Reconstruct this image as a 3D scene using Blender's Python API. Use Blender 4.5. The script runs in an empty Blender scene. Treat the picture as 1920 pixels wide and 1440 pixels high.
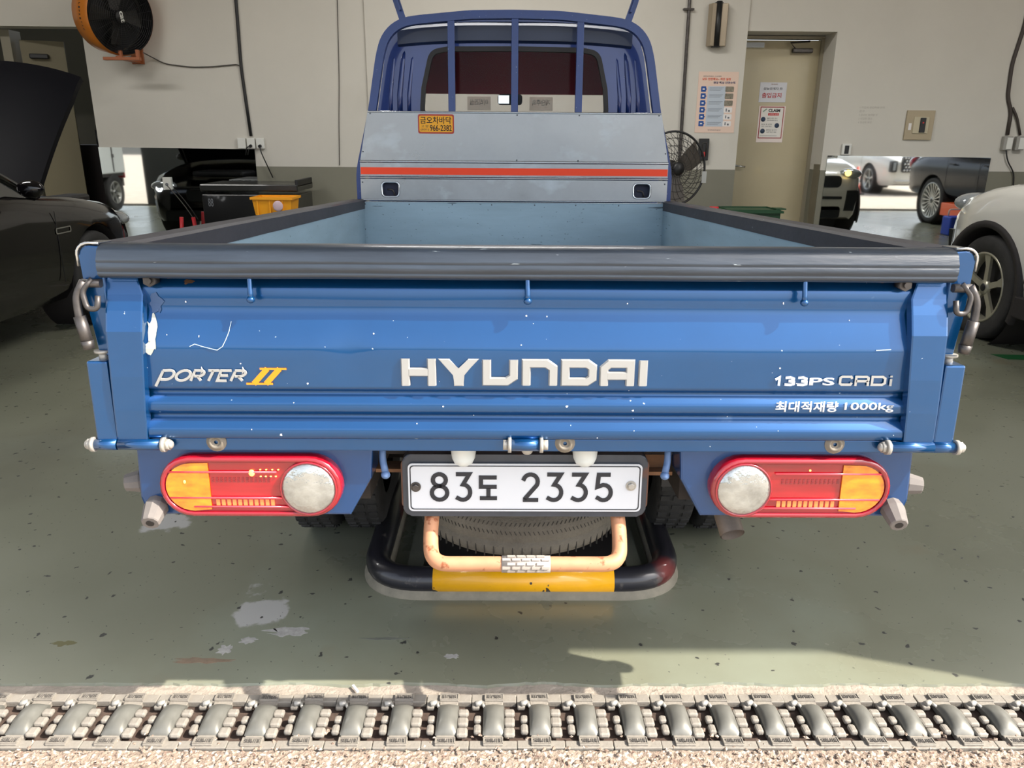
import bpy, bmesh, math, random
import numpy as np
from mathutils import Vector, Matrix, noise
random.seed(7)
sc = bpy.context.scene
COL = sc.collection
PI = math.pi
R = math.radians
# ------------------------------------------------------------------ camera, world, sun
cam_d = bpy.data.cameras.new('camera'); cam = bpy.data.objects.new('camera', cam_d); COL.objects.link(cam)
_P, _R, _Y = R(17.8), R(.45), R(.6)
_fw = Vector((math.sin(_Y)*math.cos(_P), math.cos(_Y)*math.cos(_P), -math.sin(_P)))
_rt = Vector((math.cos(_Y), -math.sin(_Y), 0)); _up = _rt.cross(_fw)
_r2 = _rt*math.cos(_R)+_up*math.sin(_R); _u2 = _up*math.cos(_R)-_rt*math.sin(_R)
cam.matrix_world = Matrix(((_r2.x, _u2.x, -_fw.x, -.02), (_r2.y, _u2.y, -_fw.y, -1.51), (_r2.z, _u2.z, -_fw.z, 1.36), (0, 0, 0, 1)))
cam_d.sensor_fit = 'HORIZONTAL'; cam_d.sensor_width = 36; cam_d.lens = 1442/1920*36
cam_d.clip_start = .05; cam_d.clip_end = 300
sc.camera = cam
w = bpy.data.worlds.new('sky'); sc.world = w; w.use_nodes = True
nt = w.node_tree; nt.nodes.clear()
wo = nt.nodes.new('ShaderNodeOutputWorld'); bg = nt.nodes.new('ShaderNodeBackground'); sk = nt.nodes.new('ShaderNodeTexSky')
sk.sky_type = 'NISHITA'; sk.sun_disc = False; sk.sun_elevation = R(45); sk.sun_rotation = R(106); sk.dust_density = 3.0; sk.air_density = 1.0
bg.inputs[1].default_value = .42
hs = nt.nodes.new('ShaderNodeHueSaturation'); hs.inputs['Saturation'].default_value = .42
nt.links.new(sk.outputs[0], hs.inputs['Color']); nt.links.new(hs.outputs[0], bg.inputs[0]); nt.links.new(bg.outputs[0], wo.inputs[0])
sd = bpy.data.lights.new('sun', 'SUN'); sd.energy = 9.0; sd.angle = R(.6); sd.color = (1.0, .93, .82)
sun = bpy.data.objects.new('sun', sd); COL.objects.link(sun)
sun.rotation_euler = Vector((.95, -.285, 1.0)).to_track_quat('Z', 'Y').to_euler(); sun.location = (3, -3, 6)
sc.view_settings.view_transform = 'Standard'; sc.view_settings.look = 'None'; sc.view_settings.gamma = 1
sc.view_settings.use_curve_mapping = False; sc.view_settings.exposure = 0.22
CEIL_W = 95.0

# ------------------------------------------------------------------ materials
def s2l(c):
    return tuple((x/255/12.92 if x/255 <= .04045 else ((x/255+.055)/1.055)**2.4) for x in c)
MATS = {}
def mat(name, rgb, rough=.5, metal=0., coat=0., emit=0., spec=.5, var=0., vscale=6., bump=0., bscale=60., rvar=0., alpha=1, trans=0., stretch=None):
    if name in MATS: return MATS[name]
    m = bpy.data.materials.new(name); m.use_nodes = True; t = m.node_tree; b = t.nodes['Principled BSDF']
    c = s2l(rgb)+(1,)
    b.inputs['Base Color'].default_value = c; b.inputs['Roughness'].default_value = rough; b.inputs['Metallic'].default_value = metal
    b.inputs['Coat Weight'].default_value = coat; b.inputs['Coat Roughness'].default_value = .06
    b.inputs['Specular IOR Level'].default_value = spec
    if trans: b.inputs['Transmission Weight'].default_value = trans
    if alpha < 1: b.inputs['Alpha'].default_value = alpha
    if emit: b.inputs['Emission Color'].default_value = c; b.inputs['Emission Strength'].default_value = emit
    if var or bump or rvar:
        tc = t.nodes.new('ShaderNodeTexCoord'); src = tc.outputs['Object']
        if stretch:
            mp = t.nodes.new('ShaderNodeMapping'); mp.inputs['Scale'].default_value = stretch
            t.links.new(src, mp.inputs[0]); src = mp.outputs[0]
    if var or rvar:
        n = t.nodes.new('ShaderNodeTexNoise'); n.inputs['Scale'].default_value = vscale; n.inputs['Detail'].default_value = 6; n.inputs['Roughness'].default_value = .62
        t.links.new(src, n.inputs['Vector'])
    if var:
        mr = t.nodes.new('ShaderNodeMapRange'); mr.inputs[1].default_value = .3; mr.inputs[2].default_value = .7
        mr.inputs[3].default_value = 1-var; mr.inputs[4].default_value = 1+var
        t.links.new(n.outputs[0], mr.inputs[0])
        mx = t.nodes.new('ShaderNodeMix'); mx.data_type = 'RGBA'; mx.blend_type = 'MULTIPLY'; mx.inputs[0].default_value = 1
        mx.inputs[6].default_value = c; t.links.new(mr.outputs[0], mx.inputs[7]); t.links.new(mx.outputs[2], b.inputs['Base Color'])
    if rvar:
        mr2 = t.nodes.new('ShaderNodeMapRange'); mr2.inputs[1].default_value = .3; mr2.inputs[2].default_value = .7
        mr2.inputs[3].default_value = max(.02, rough-rvar); mr2.inputs[4].default_value = min(1, rough+rvar)
        t.links.new(n.outputs[0], mr2.inputs[0]); t.links.new(mr2.outputs[0], b.inputs['Roughness'])
    if bump:
        n2 = t.nodes.new('ShaderNodeTexNoise'); n2.inputs['Scale'].default_value = bscale; n2.inputs['Detail'].default_value = 4
        bp = t.nodes.new('ShaderNodeBump'); bp.inputs['Strength'].default_value = bump; bp.inputs['Distance'].default_value = .01
        t.links.new(src, n2.inputs['Vector']); t.links.new(n2.outputs[0], bp.inputs['Height']); t.links.new(bp.outputs[0], b.inputs['Normal'])
    MATS[name] = m; return m

def overlay(m, rgb, scale, lo, hi, rough=None, stretch=(1, 1, 1), detail=3, amount=1., offset=0., kind='noise', metal=None):
    """mix a second colour where a noise passes a threshold (chips, stains, specks)"""
    t = m.node_tree; b = t.nodes['Principled BSDF']
    tc = t.nodes.new('ShaderNodeTexCoord'); mp = t.nodes.new('ShaderNodeMapping'); mp.inputs['Scale'].default_value = stretch; mp.inputs['Location'].default_value = (offset, offset*1.7, offset*.6)
    t.links.new(tc.outputs['Object'], mp.inputs[0])
    if kind == 'noise':
        n = t.nodes.new('ShaderNodeTexNoise'); n.inputs['Detail'].default_value = detail; out = n.outputs[0]
    else:
        n = t.nodes.new('ShaderNodeTexVoronoi'); out = n.outputs['Distance']
        nz = t.nodes.new('ShaderNodeTexNoise'); nz.inputs['Scale'].default_value = scale*2.5
        va = t.nodes.new('ShaderNodeVectorMath'); va.operation = 'MULTIPLY_ADD'; va.inputs[1].default_value = (.5/scale,)*3
        t.links.new(mp.outputs[0], nz.inputs['Vector']); t.links.new(nz.outputs['Color'], va.inputs[0]); t.links.new(mp.outputs[0], va.inputs[2])
    n.inputs['Scale'].default_value = scale
    t.links.new(va.outputs[0] if kind != 'noise' else mp.outputs[0], n.inputs['Vector'])
    mr = t.nodes.new('ShaderNodeMapRange'); mr.inputs[1].default_value = lo; mr.inputs[2].default_value = hi; mr.inputs[3].default_value = 0; mr.inputs[4].default_value = amount
    t.links.new(out, mr.inputs[0])
    mx = t.nodes.new('ShaderNodeMix'); mx.data_type = 'RGBA'
    t.links.new(mr.outputs[0], mx.inputs[0]); mx.inputs[7].default_value = s2l(rgb)+(1,)
    bc = b.inputs['Base Color']
    if bc.is_linked: t.links.new(bc.links[0].from_socket, mx.inputs[6])
    else: mx.inputs[6].default_value = bc.default_value
    t.links.new(mx.outputs[2], bc)
    for key, val in (('Roughness', rough), ('Metallic', metal)):
        if val is None: continue
        s = b.inputs[key]; mf = t.nodes.new('ShaderNodeMix'); mf.data_type = 'FLOAT'
        t.links.new(mr.outputs[0], mf.inputs[0]); mf.inputs[3].default_value = val
        if s.is_linked: t.links.new(s.links[0].from_socket, mf.inputs[2])
        else: mf.inputs[2].default_value = s.default_value
        t.links.new(mf.outputs[0], s)
    return m

blue = mat('blue_paint', (4, 72, 124), .28, .62, 1.0, var=.06, vscale=5)
overlay(blue, (190, 205, 215), 70, .76, .775, .6, (1, 1, 1), 2)
overlay(blue, (150, 180, 205), 9, .70, .80, .5, (1, 1, 1.4), 8, .35, 3.)
blue_dk = mat('cab_blue_paint', (3, 42, 112), .35, .3, .8, var=.1, vscale=4)
overlay(blue_dk, (150, 160, 175), 60, .74, .76, .6)
rubber = mat('grey_rubber_rail', (44, 52, 62), .36, .0, .2, var=.25, vscale=9, stretch=(.5, 4, 4), bump=.1, bscale=40)
overlay(rubber, (150, 160, 165), 40, .72, .76, .5, (.5, 3, 3))
rubtop = mat('black_rail_liner', (50, 48, 54), .6, 0, .1, var=.3, vscale=7, stretch=(1, .4, 1), bump=.15, bscale=40)
overlay(rubtop, (150, 160, 168), 30, .73, .78, .5)
alu = mat('aluminium_sheet', (152, 155, 158), .36, .8, var=.12, vscale=5, bump=.03, bscale=8, rvar=.1)
overlay(alu, (205, 215, 222), 6, .56, .75, .6, (1, 1, 1.5), 8, .45, 2., metal=.3)
alu_rib = mat('aluminium_ridge', (215, 220, 225), .22, .9)
alu_blue = mat('pale_bed_sheet', (150, 174, 188), .42, .1, var=.1, vscale=4, stretch=(.6, .6, 3))
overlay(alu_blue, (55, 65, 72), 9, .70, .735, .6, (.5, .5, 5.), 3, .8)
overlay(alu_blue, (60, 70, 75), 60, .72, .74, .6, (.8, .8, 2.), 2, .7, 5)
orange = mat('orange_tape', (255, 66, 4), .5, 0, 0)
white_letter = mat('silver_letter', (168, 168, 166), .34, .4)
white_print = mat('white_print', (235, 238, 242), .5)
orange_print = mat('orange_print', (255, 138, 20), .5)
black_print = mat('black_print', (28, 30, 38), .5)
red_print = mat('red_print', (190, 40, 40), .5)
chrome = mat('bright_metal', (200, 200, 198), .25, .9)
steel = mat('dull_steel', (84, 80, 78), .45, .7, var=.3, vscale=30)
bolt_m = mat('pale_bolt', (170, 166, 158), .45, .4)
rust = mat('rust', (118, 84, 58), .85, .1, var=.4, vscale=14)
under = mat('underbody_dark', (46, 40, 36), .85, 0, var=.3, vscale=10)
frame_blk = mat('plate_holder_black', (58, 62, 70), .5, .2, .2, var=.15, vscale=20)
overlay(frame_blk, (110, 70, 50), 8, .62, .7, .8)
plate_m = mat('plate_white', (200, 203, 208), .4, 0, .3)
overlay(plate_m, (190, 170, 130), 12, .72, .85, .5, (1, 1, .6), 4, .5)
tyre_m = mat('tyre_rubber', (42, 41, 40), .8, var=.25, vscale=12, bump=.2, bscale=120)
tyre_dust = mat('dusty_tyre', (96, 92, 84), .85, var=.25, vscale=9, bump=.3, bscale=150)
step_m = mat('rusty_primer_tube', (186, 134, 100), .6, .1, var=.12, vscale=22)
overlay(step_m, (140, 80, 50), 40, .62, .7, .8)
step_grip = mat('grip_pad', (172, 162, 152), .6, .2)
yellow = mat('yellow_paint', (244, 176, 10), .38, 0, .4, var=.05, vscale=12)
overlay(yellow, (60, 48, 40), 16, .655, .665, .7)
blackpipe = mat('worn_black_pipe', (34, 33, 40), .35, .1, .4, var=.3, vscale=10)
overlay(blackpipe, (128, 42, 38), 4.5, .53, .66, .6, (1, 1, 1), 6, .7, 1.)
overlay(blackpipe, (95, 88, 84), 14, .64, .68, .7, (1, 1, 1), 6, .6, 4.)
red_l = mat('red_lens', (150, 4, 20), .1, 0, 1.0, var=.3, vscale=14, stretch=(.3, 1, 3), emit=.04)  # faint emission puts caught sunlight into the lens; the lamp is off
red_rim = mat('red_lens_rim', (140, 12, 30), .15, 0, 1.0)
red_dk = mat('red_lens_ridge', (232, 70, 84), .12, 0, 1.0)
amber = mat('amber_lens', (216, 122, 8), .12, 0, 1.0, var=.45, vscale=22, stretch=(1, 1, 2.4), emit=.03)  # faint emission here too, for sunlight in the lens
clear_l = mat('clear_lens', (176, 178, 176), .10, .8, 1.0, var=.25, vscale=22, bump=.6, bscale=24)
glint_m = mat('sun_glint_glow', (255, 190, 90), .3, emit=2.2)  # emissive colour standing in for sun glints on the tail lamps
frosted = mat('frosted_plastic', (206, 212, 210), .35, 0, .2)
glass = mat('clear_glass', (40, 46, 50), .02, 0, 0, alpha=.07)
windglass = mat('dark_car_glass', (14, 18, 22), .04, 0, 1)
dark_int = mat('cab_interior_dark', (38, 36, 40), .8)
sunband = mat('dark_red_band', (168, 62, 78), .6, 0, 0, spec=.1)
concrete = mat('pale_concrete', (148, 138, 126), .85, var=.12, vscale=18, bump=.5, bscale=90)
overlay(concrete, (120, 108, 96), 45, .70, .73, .9)
cast = mat('cast_track_metal', (134, 128, 119), .6, .1, var=.14, vscale=20, bump=.15, bscale=140)
cast_top = mat('polished_track_crown', (108, 107, 101), .42, .3, var=.12, vscale=24, rvar=.1)
soil = mat('dark_soil', (70, 56, 48), .95, var=.4, vscale=60)
gravel = mat('exposed_aggregate', (138, 122, 108), .9, var=.3, vscale=110, bump=.6, bscale=200)
overlay(gravel, (190, 178, 166), 95, .55, .62, .9)
overlay(gravel, (120, 98, 86), 80, .60, .66, .9, offset=4)
asphalt = mat('outdoor_ground', (150, 142, 130), .9, var=.15, vscale=4, bump=.3, bscale=60)
wall_w = mat('cream_wall_paint', (200, 196, 187), .75, var=.035, vscale=1.2, bump=.04, bscale=50)
overlay(wall_w, (150, 140, 122), .9, .60, .85, .8, (1, 1, .7), 8, .35)
wall_g = mat('olive_grey_dado', (122, 120, 106), .6, var=.05, vscale=2)
wall_side = mat('side_wall_paint', (178, 174, 162), .8, var=.05, vscale=1)
ceil_m = mat('ceiling_paint', (170, 168, 160), .85, var=.05, vscale=1)
door_m = mat('beige_door_paint', (176, 164, 134), .42, 0, .3, var=.05, vscale=1.5)
door_fr = mat('door_frame_paint', (150, 142, 122), .5)
mirror_m = mat('polished_steel', (222, 226, 226), .025, 1.0)
tube_on = mat('lit_tube', (255, 250, 240), .4, emit=9)
plastic_w = mat('white_plastic', (216, 216, 210), .45)
plastic_b = mat('black_plastic', (24, 24, 26), .45)
fan_y = mat('yellow_fan_drum', (186, 108, 24), .4, 0, .3, var=.1, vscale=6)
fan_or = mat('orange_bracket', (150, 84, 46), .45)
blk_gloss = mat('black_car_paint', (9, 7, 9), .12, .0, .35, spec=.3)
blk_satin = mat('hood_black', (9, 9, 13), .55, 0, 0, spec=.06)
wht_car = mat('white_car_paint', (214, 212, 204), .25, 0, 1.0)
blk_clad = mat('black_cladding', (34, 30, 30), .7)
alloy = mat('silver_alloy', (186, 186, 180), .3, .7)
alloy_dk = mat('dark_alloy', (40, 40, 42), .4, .5)
headl = mat('headlamp_glass', (150, 155, 158), .05, .3, 1)
headl_on = mat('lit_headlamp', (255, 255, 255), .3, emit=6)
headl_amb = mat('lit_amber_bulb', (255, 214, 120), .3, emit=3)
grille_m = mat('dark_grille', (30, 32, 34), .4, .4)
orange_lift = mat('orange_lift_paint', (232, 92, 28), .45, 0, .3)
bluep = mat('blue_bin_plastic', (28, 66, 178), .45)
crate_m = mat('yellow_crate_plastic', (242, 164, 22), .5)
greenp = mat('green_tray_plastic', (24, 66, 38), .5)
redp = mat('red_paint', (196, 34, 44), .45)
conem = mat('cone_orange', (240, 78, 50), .6)
paper_w = mat('paper_white', (226, 222, 220), .7)
paper_p = mat('paper_pink', (222, 196, 180), .7)
paper_b = mat('paper_blue', (182, 192, 204), .7)
printb = mat('print_blue', (32, 78, 150), .7)
print_grey = mat('print_grey', (110, 112, 118), .7)
photo_a = mat('photo_print', (128, 122, 108), .7, var=.4, vscale=60)
green_floor = mat('green_floor_paint', (20, 84, 44), .5, var=.2, vscale=8)
floor_m = mat('epoxy_floor', (118, 119, 102), .30, 0, .15, var=.10, vscale=.9, rvar=.1)
overlay(floor_m, (140, 148, 134), 1.3, .55, .75, .25, (1, 1, 1), 6, .5, 7)
overlay(floor_m, (86, 84, 72), .8, .58, .78, .5, (1, 1, 1), 7, .45, 1)
overlay(floor_m, (120, 108, 84), 3, .66, .74, .6, (1, 1, 1), 5, .4, 9)
overlay(floor_m, (176, 174, 172), 2.4, .685, .70, .75, (1, 1, 1), 9, .8, 13)
overlay(floor_m, (52, 52, 48), 15, .115, .085, .6, (1, 1, 1), kind='vor')
overlay(floor_m, (50, 50, 46), 38, .085, .06, .6, (1, 1, 1), kind='vor', offset=2.3)

# ------------------------------------------------------------------ helpers
class MB:
    def __init__(s): s.b = bmesh.new()
    def face(s, vs, smooth=False):
        try:
            f = s.b.faces.new(vs); f.smooth = smooth; return f
        except ValueError: return None
    def box(s, c, d, rot=None, bev=0):
        hx, hy, hz = d[0]/2, d[1]/2, d[2]/2; M = rot or Matrix.Identity(3); c = Vector(c)
        v = [s.b.verts.new(c+M@Vector((x*hx, y*hy, z*hz))) for x in (-1, 1) for y in (-1, 1) for z in (-1, 1)]
        fs = [s.face([v[i] for i in q]) for q in ((0, 1, 3, 2), (4, 6, 7, 5), (0, 4, 5, 1), (2, 3, 7, 6), (0, 2, 6, 4), (1, 5, 7, 3))]
        if bev:
            es = {e for f in fs for e in f.edges}
            bmesh.ops.bevel(s.b, geom=list(es), offset=bev, segments=2, affect='EDGES', profile=.5)
        return s
    def tube(s, pts, r, n=12, cap=True, smooth=True, close=False):
        pts = [Vector(p) for p in pts]; rs = r if isinstance(r, (list, tuple)) else [r]*len(pts)
        N = len(pts); rings = []; up = None
        for i, p in enumerate(pts):
            if close: t = pts[(i+1) % N]-pts[i-1]
            else: t = pts[min(i+1, N-1)]-pts[max(i-1, 0)]
            t.normalize()
            if up is None:
                up = Vector((0, 0, 1)) if abs(t.z) < .9 else Vector((1, 0, 0))
            u = up-t*up.dot(t)
            if u.length < 1e-6: u = t.orthogonal()
            u.normalize(); up = u; v = t.cross(u)
            rings.append([s.b.verts.new(p+(u*math.cos(a)+v*math.sin(a))*rs[i]) for a in [2*PI*k/n for k in range(n)]])
        m = N if close else N-1
        for i in range(m):
            A, B = rings[i], rings[(i+1) % N]
            for k in range(n): s.face([A[k], A[(k+1) % n], B[(k+1) % n], B[k]], smooth)
        if cap and not close:
            s.face(rings[0][::-1]); s.face(rings[-1])
        return s
    def cyl(s, a, b, r, r2=None, n=20): return s.tube([a, b], [r, r if r2 is None else r2], n)
    def lathe(s, prof, c=(0, 0, 0), axis='X', n=32, closed=False, smooth=True):
        """prof: (radius, height along axis)"""
        c = Vector(c); A = {'X': (Vector((1, 0, 0)), Vector((0, 1, 0)), Vector((0, 0, 1))), 'Y': (Vector((0, 1, 0)), Vector((0, 0, 1)), Vector((1, 0, 0))), 'Z': (Vector((0, 0, 1)), Vector((1, 0, 0)), Vector((0, 1, 0)))}[axis] if isinstance(axis, str) else axis
        rings = []
        for r, h in prof:
            rings.append([s.b.verts.new(c+A[0]*h+(A[1]*math.cos(t)+A[2]*math.sin(t))*max(r, 1e-5)) for t in [2*PI*k/n for k in range(n)]])
        m = len(prof) if closed else len(prof)-1
        for i in range(m):
            P, Q = rings[i], rings[(i+1) % len(prof)]
            for k in range(n): s.face([P[k], P[(k+1) % n], Q[(k+1) % n], Q[k]], smooth)
        return s
    def prism(s, pts, y0, y1, plane='XZ', smooth=False, bev=0):
        """polygon (a,b) extruded along the missing axis from y0 to y1"""
        f = {'XZ': lambda a, b, d: (a, d, b), 'XY': lambda a, b, d: (a, b, d), 'YZ': lambda a, b, d: (d, a, b)}[plane]
        A = [s.b.verts.new(f(a, b, y0)) for a, b in pts]; B = [s.b.verts.new(f(a, b, y1)) for a, b in pts]; n = len(pts)
        fs = [s.face(A), s.face(B[::-1])]
        for i in range(n): fs.append(s.face([A[i], B[i], B[(i+1) % n], A[(i+1) % n]], smooth))
        if bev:
            es = [e for e in s.b.edges if (e.verts[0] in A and e.verts[1] in A)]
            bmesh.ops.bevel(s.b, geom=es, offset=bev, segments=2, affect='EDGES', profile=.5)
        return s
    def grid(s, P, smooth=True, cu=False, cv=False):
        V = [[s.b.verts.new(p) for p in row] for row in P]; nu, nv = len(V), len(V[0])
        for i in range(nu if cu else nu-1):
            for j in range(nv if cv else nv-1):
                s.face([V[i][j], V[i][(j+1) % nv], V[(i+1) % nu][(j+1) % nv], V[(i+1) % nu][j]], smooth)
        return V
    def ell(s, c, r, nu=20, nv=12):
        c = Vector(c); P = []
        for i in range(nv+1):
            t = PI*i/nv
            P.append([(c.x+r[0]*math.sin(t)*math.cos(2*PI*k/nu), c.y+r[1]*math.sin(t)*math.sin(2*PI*k/nu), c.z+r[2]*math.cos(t)) for k in range(nu)])
        s.grid(P, cv=True); return s
    def obj(s, name, m, parent=None, weld=False, **kw):
        if weld: bmesh.ops.remove_doubles(s.b, verts=s.b.verts, dist=1e-5)
        bmesh.ops.recalc_face_normals(s.b, faces=s.b.faces)
        me = bpy.data.meshes.new(name); s.b.to_mesh(me); s.b.free(); me.materials.append(m)
        o = bpy.data.objects.new(name, me); COL.objects.link(o)
        if parent is not None: o.parent = parent
        for k, v in kw.items(): o[k] = v
        return o

def box(name, m, c, d, parent=None, bev=0, rot=None, **kw): return MB().box(c, d, rot, bev).obj(name, m, parent, **kw)
def thing(name, label, cat, loc=(0, 0, 0), rz=0, group=None):
    o = bpy.data.objects.new(name, None); COL.objects.link(o); o.location = loc; o.rotation_euler = (0, 0, rz); o.empty_display_size = .1
    o['label'] = label; o['category'] = cat
    if group: o['group'] = group
    return o
def tag(o, label, cat, group=None):
    o['label'] = label; o['category'] = cat
    if group: o['group'] = group
    return o
def struct(o): o['kind'] = 'structure'; return o
def rrect(x0, x1, z0, z1, r, n=5):
    pts = []
    for cx, cz, a0 in ((x1-r, z1-r, 0), (x0+r, z1-r, 90), (x0+r, z0+r, 180), (x1-r, z0+r, 270)):
        for k in range(n+1):
            a = R(a0+90*k/n); pts.append((cx+r*math.cos(a), cz+r*math.sin(a)))
    return pts
def boolean(o, cutters, op='DIFFERENCE'):
    for c in cutters:
        c.parent = o.parent
        md = o.modifiers.new('b', 'BOOLEAN'); md.operation = op; md.object = c; md.solver = 'EXACT'
        dg = bpy.context.evaluated_depsgraph_get(); me = bpy.data.meshes.new_from_object(o.evaluated_get(dg))
        o.modifiers.clear(); o.data = me; bpy.data.objects.remove(c)
def arc(cx, cy, r, a0, a1, n=8, ry=None):
    ry = r if ry is None else ry
    return [(cx+r*math.cos(R(a0+(a1-a0)*k/n)), cy+ry*math.sin(R(a0+(a1-a0)*k/n))) for k in range(n+1)]
def fillet(pts, r, n=5):
    """round the corners of an open 3-D polyline"""
    P = [Vector(p) for p in pts]; out = [P[0]]
    for i in range(1, len(P)-1):
        a = (P[i-1]-P[i]); b = (P[i+1]-P[i]); d = min(r, a.length*.48, b.length*.48); a.normalize(); b.normalize()
        A, B = P[i]+a*d, P[i]+b*d
        for k in range(n+1):
            t = k/n; out.append(A*(1-t)**2+P[i]*2*t*(1-t)+B*t*t)
    out.append(P[-1]); return out
def strokes(paths, wd, y0, y1, name, m, parent, x0, z0, sx, sz, shear=0., bev=0., fy=None, **kw):
    """ribbon lettering in the XZ plane; path points in unit letter space; fy(z) gives the surface offset"""
    B = MB()
    for path in paths:
        cl = path[0] == 'c'
        pts = path[1:] if cl else path
        P = [Vector((x0+(x+shear*z)*sx, z0+z*sz)) for x, z in pts]; N = len(P); L = []; Rr = []; Li = []; Ri = []
        for i in range(N):
            if cl: a, b = P[i]-P[i-1], P[(i+1) % N]-P[i]
            else: a = P[i]-P[i-1] if i else P[1]-P[0]; b = P[i+1]-P[i] if i < N-1 else P[i]-P[i-1]
            a.normalize(); b.normalize(); na = Vector((-a.y, a.x)); nb = Vector((-b.y, b.x)); n = na+nb
            n = n.normalized() if n.length > 1e-6 else na
            k = 1/max(.35, n.dot(na))
            L.append(P[i]+n*wd/2*k); Rr.append(P[i]-n*wd/2*k); Li.append(P[i]+n*(wd/2-bev)*k); Ri.append(P[i]-n*(wd/2-bev)*k)
        rings = []
        for i in range(N):
            off = fy(P[i].y) if fy else 0
            rings.append([B.b.verts.new((q.x, yy+off, q.y)) for q, yy in ((L[i], y0), (Li[i], y1), (Ri[i], y1), (Rr[i], y0))])
        for i in range(N if cl else N-1):
            A, C = rings[i], rings[(i+1) % N]
            for k in range(4): B.face([A[k], A[(k+1) % 4], C[(k+1) % 4], C[k]])
        if not cl: B.face(rings[0]); B.face(rings[-1][::-1])
    return B.obj(name, m, parent, **kw)
def text(s, box2, y, name, m, parent=None, bold=0., plane='front', thick=.0006, shear=0., fit=True, mirror=False, **kw):
    """lettering fitted into (x0,x1,z0,z1) on a plane facing -Y"""
    cu = bpy.data.curves.new('t', 'FONT'); cu.body = s; cu.size = 1; cu.offset = bold; cu.shear = shear; cu.resolution_u = 3; cu.align_x = 'LEFT'
    o = bpy.data.objects.new('t', cu); COL.objects.link(o); dg = bpy.context.evaluated_depsgraph_get(); dg.update()
    me = bpy.data.meshes.new_from_object(o.evaluated_get(dg)); bpy.data.objects.remove(o); bpy.data.curves.remove(cu)
    n = len(me.vertices)
    if n == 0: return None
    co = np.empty(n*3); me.vertices.foreach_get('co', co); co = co.reshape(-1, 3)
    mn, mx = co.min(0), co.max(0); x0, x1, z0, z1 = box2
    fx = (co[:, 0]-mn[0])/max(mx[0]-mn[0], 1e-6); fz = (co[:, 1]-mn[1])/max(mx[1]-mn[1], 1e-6)
    if mirror: fx = 1-fx
    me.vertices.foreach_set('co', np.stack([x0+fx*(x1-x0), np.full(n, y), z0+fz*(z1-z0)], 1).ravel())
    bm = bmesh.new(); bm.from_mesh(me)
    r = bmesh.ops.extrude_face_region(bm, geom=bm.faces[:])
    for v in r['geom']:
        if isinstance(v, bmesh.types.BMVert): v.co.y -= thick
    bmesh.ops.recalc_face_normals(bm, faces=bm.faces)
    me2 = bpy.data.meshes.new(name); bm.to_mesh(me2); bm.free(); bpy.data.meshes.remove(me); me2.materials.append(m)
    o = bpy.data.objects.new(name, me2); COL.objects.link(o)
    if parent is not None: o.parent = parent
    for k, v in kw.items(): o[k] = v
    return o

# ================================================================== SETTING
WY = 7.2
def wallbox(name, m, x0, x1, y0, y1, z0, z1): return struct(box(name, m, ((x0+x1)/2, (y0+y1)/2, (z0+z1)/2), (x1-x0, y1-y0, z1-z0)))
# floor: the green epoxy slab with a ragged front edge
b = MB(); front = []
x = -12.0
while x < 12.01:
    near = abs(x) < 2.5
    front.append((x, .165+(.012*noise.noise(Vector((x*6, 0, 0)))+.006*noise.noise(Vector((x*40, 2, 0)))) if near else .165))
    x += .02 if -2.5 < x < 2.5 else .5
rows = [[(x, y, 0) for x, y in front], [(x, 1.0, 0) for x, y in front], [(x, 10.5, 0) for x, y in front]]
b.grid(rows, smooth=False)
b.grid([[(x, y, 0) for x, y in front], [(x, y-.006, -.012) for x, y in front]], smooth=False)
fl = struct(b.obj('floor', floor_m))
def floor_patch(cx, cy, rx, ry, m, seed, amp=.9):
    pts = [(cx+rx*math.cos(2*PI*k/40)*(1+amp*noise.noise(Vector((math.cos(2*PI*k/40)*2.3, math.sin(2*PI*k/40)*2.3, seed)))), cy+ry*math.sin(2*PI*k/40)*(1+amp*noise.noise(Vector((math.cos(2*PI*k/40)*2.3+7, math.sin(2*PI*k/40)*2.3, seed))))) for k in range(40)]
    MB().prism(pts, 0, .0006, plane='XY').obj('worn_patch', m, fl)
bare = mat('bare_concrete_patch', (158, 156, 152), .7, var=.2, vscale=60); brown = mat('brown_stain', (124, 106, 88), .7, var=.2, vscale=40)
floor_patch(-.64, .385, .055, .022, bare, 1); floor_patch(-.74, .345, .022, .014, bare, 2); floor_patch(-.79, .305, .018, .02, bare, 5); floor_patch(-.84, .255, .075, .012, brown, 3); floor_patch(-.16, .275, .018, .010, bare, 4)
floor_patch(-.36, .352, .05, .006, mat('grey_smear', (104, 106, 98), .6), 6); floor_patch(-1.25, .33, .03, .011, mat('olive_stain', (98, 94, 62), .7), 8)
wb = struct(box('wall_back', wall_w, (-1.475-1.4625, WY+.1, (1.036+4.2)/2), (2.925, .2, 4.2-1.036)))
# wall_back pieces: painted wall above the olive dado, as one wall with the dado its part
def backwall(x0, x1, y, z0, z1, m, name, parent=None): return box(name, m, ((x0+x1)/2, y+.1, (z0+z1)/2), (x1-x0, .2, z1-z0), parent)
backwall(-4.4, -1.475, WY-.002, 0, 1.036, wall_g, 'painted_dado', wb)
backwall(-1.475, 2.485, WY-.03, 1.04, 4.2, wall_w, 'wall_panel', wb)
backwall(-1.475, 2.485, WY-.032, 0, 1.04, wall_g, 'painted_dado', wb)
backwall(2.485, 3.43, WY, 2.428, 4.2, wall_w, 'door_lintel', wb)
backwall(3.43, 12, WY, 1.04, 4.2, wall_w, 'wall_panel', wb)
backwall(3.43, 12, WY-.002, 0, 1.04, wall_g, 'painted_dado', wb)
backwall(-12, -4.4, WY, 2.41, 4.2, wall_w, 'passage_lintel', wb)
backwall(-12, -6.6, WY, 0, 2.41, wall_w, 'wall_panel', wb)
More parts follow.
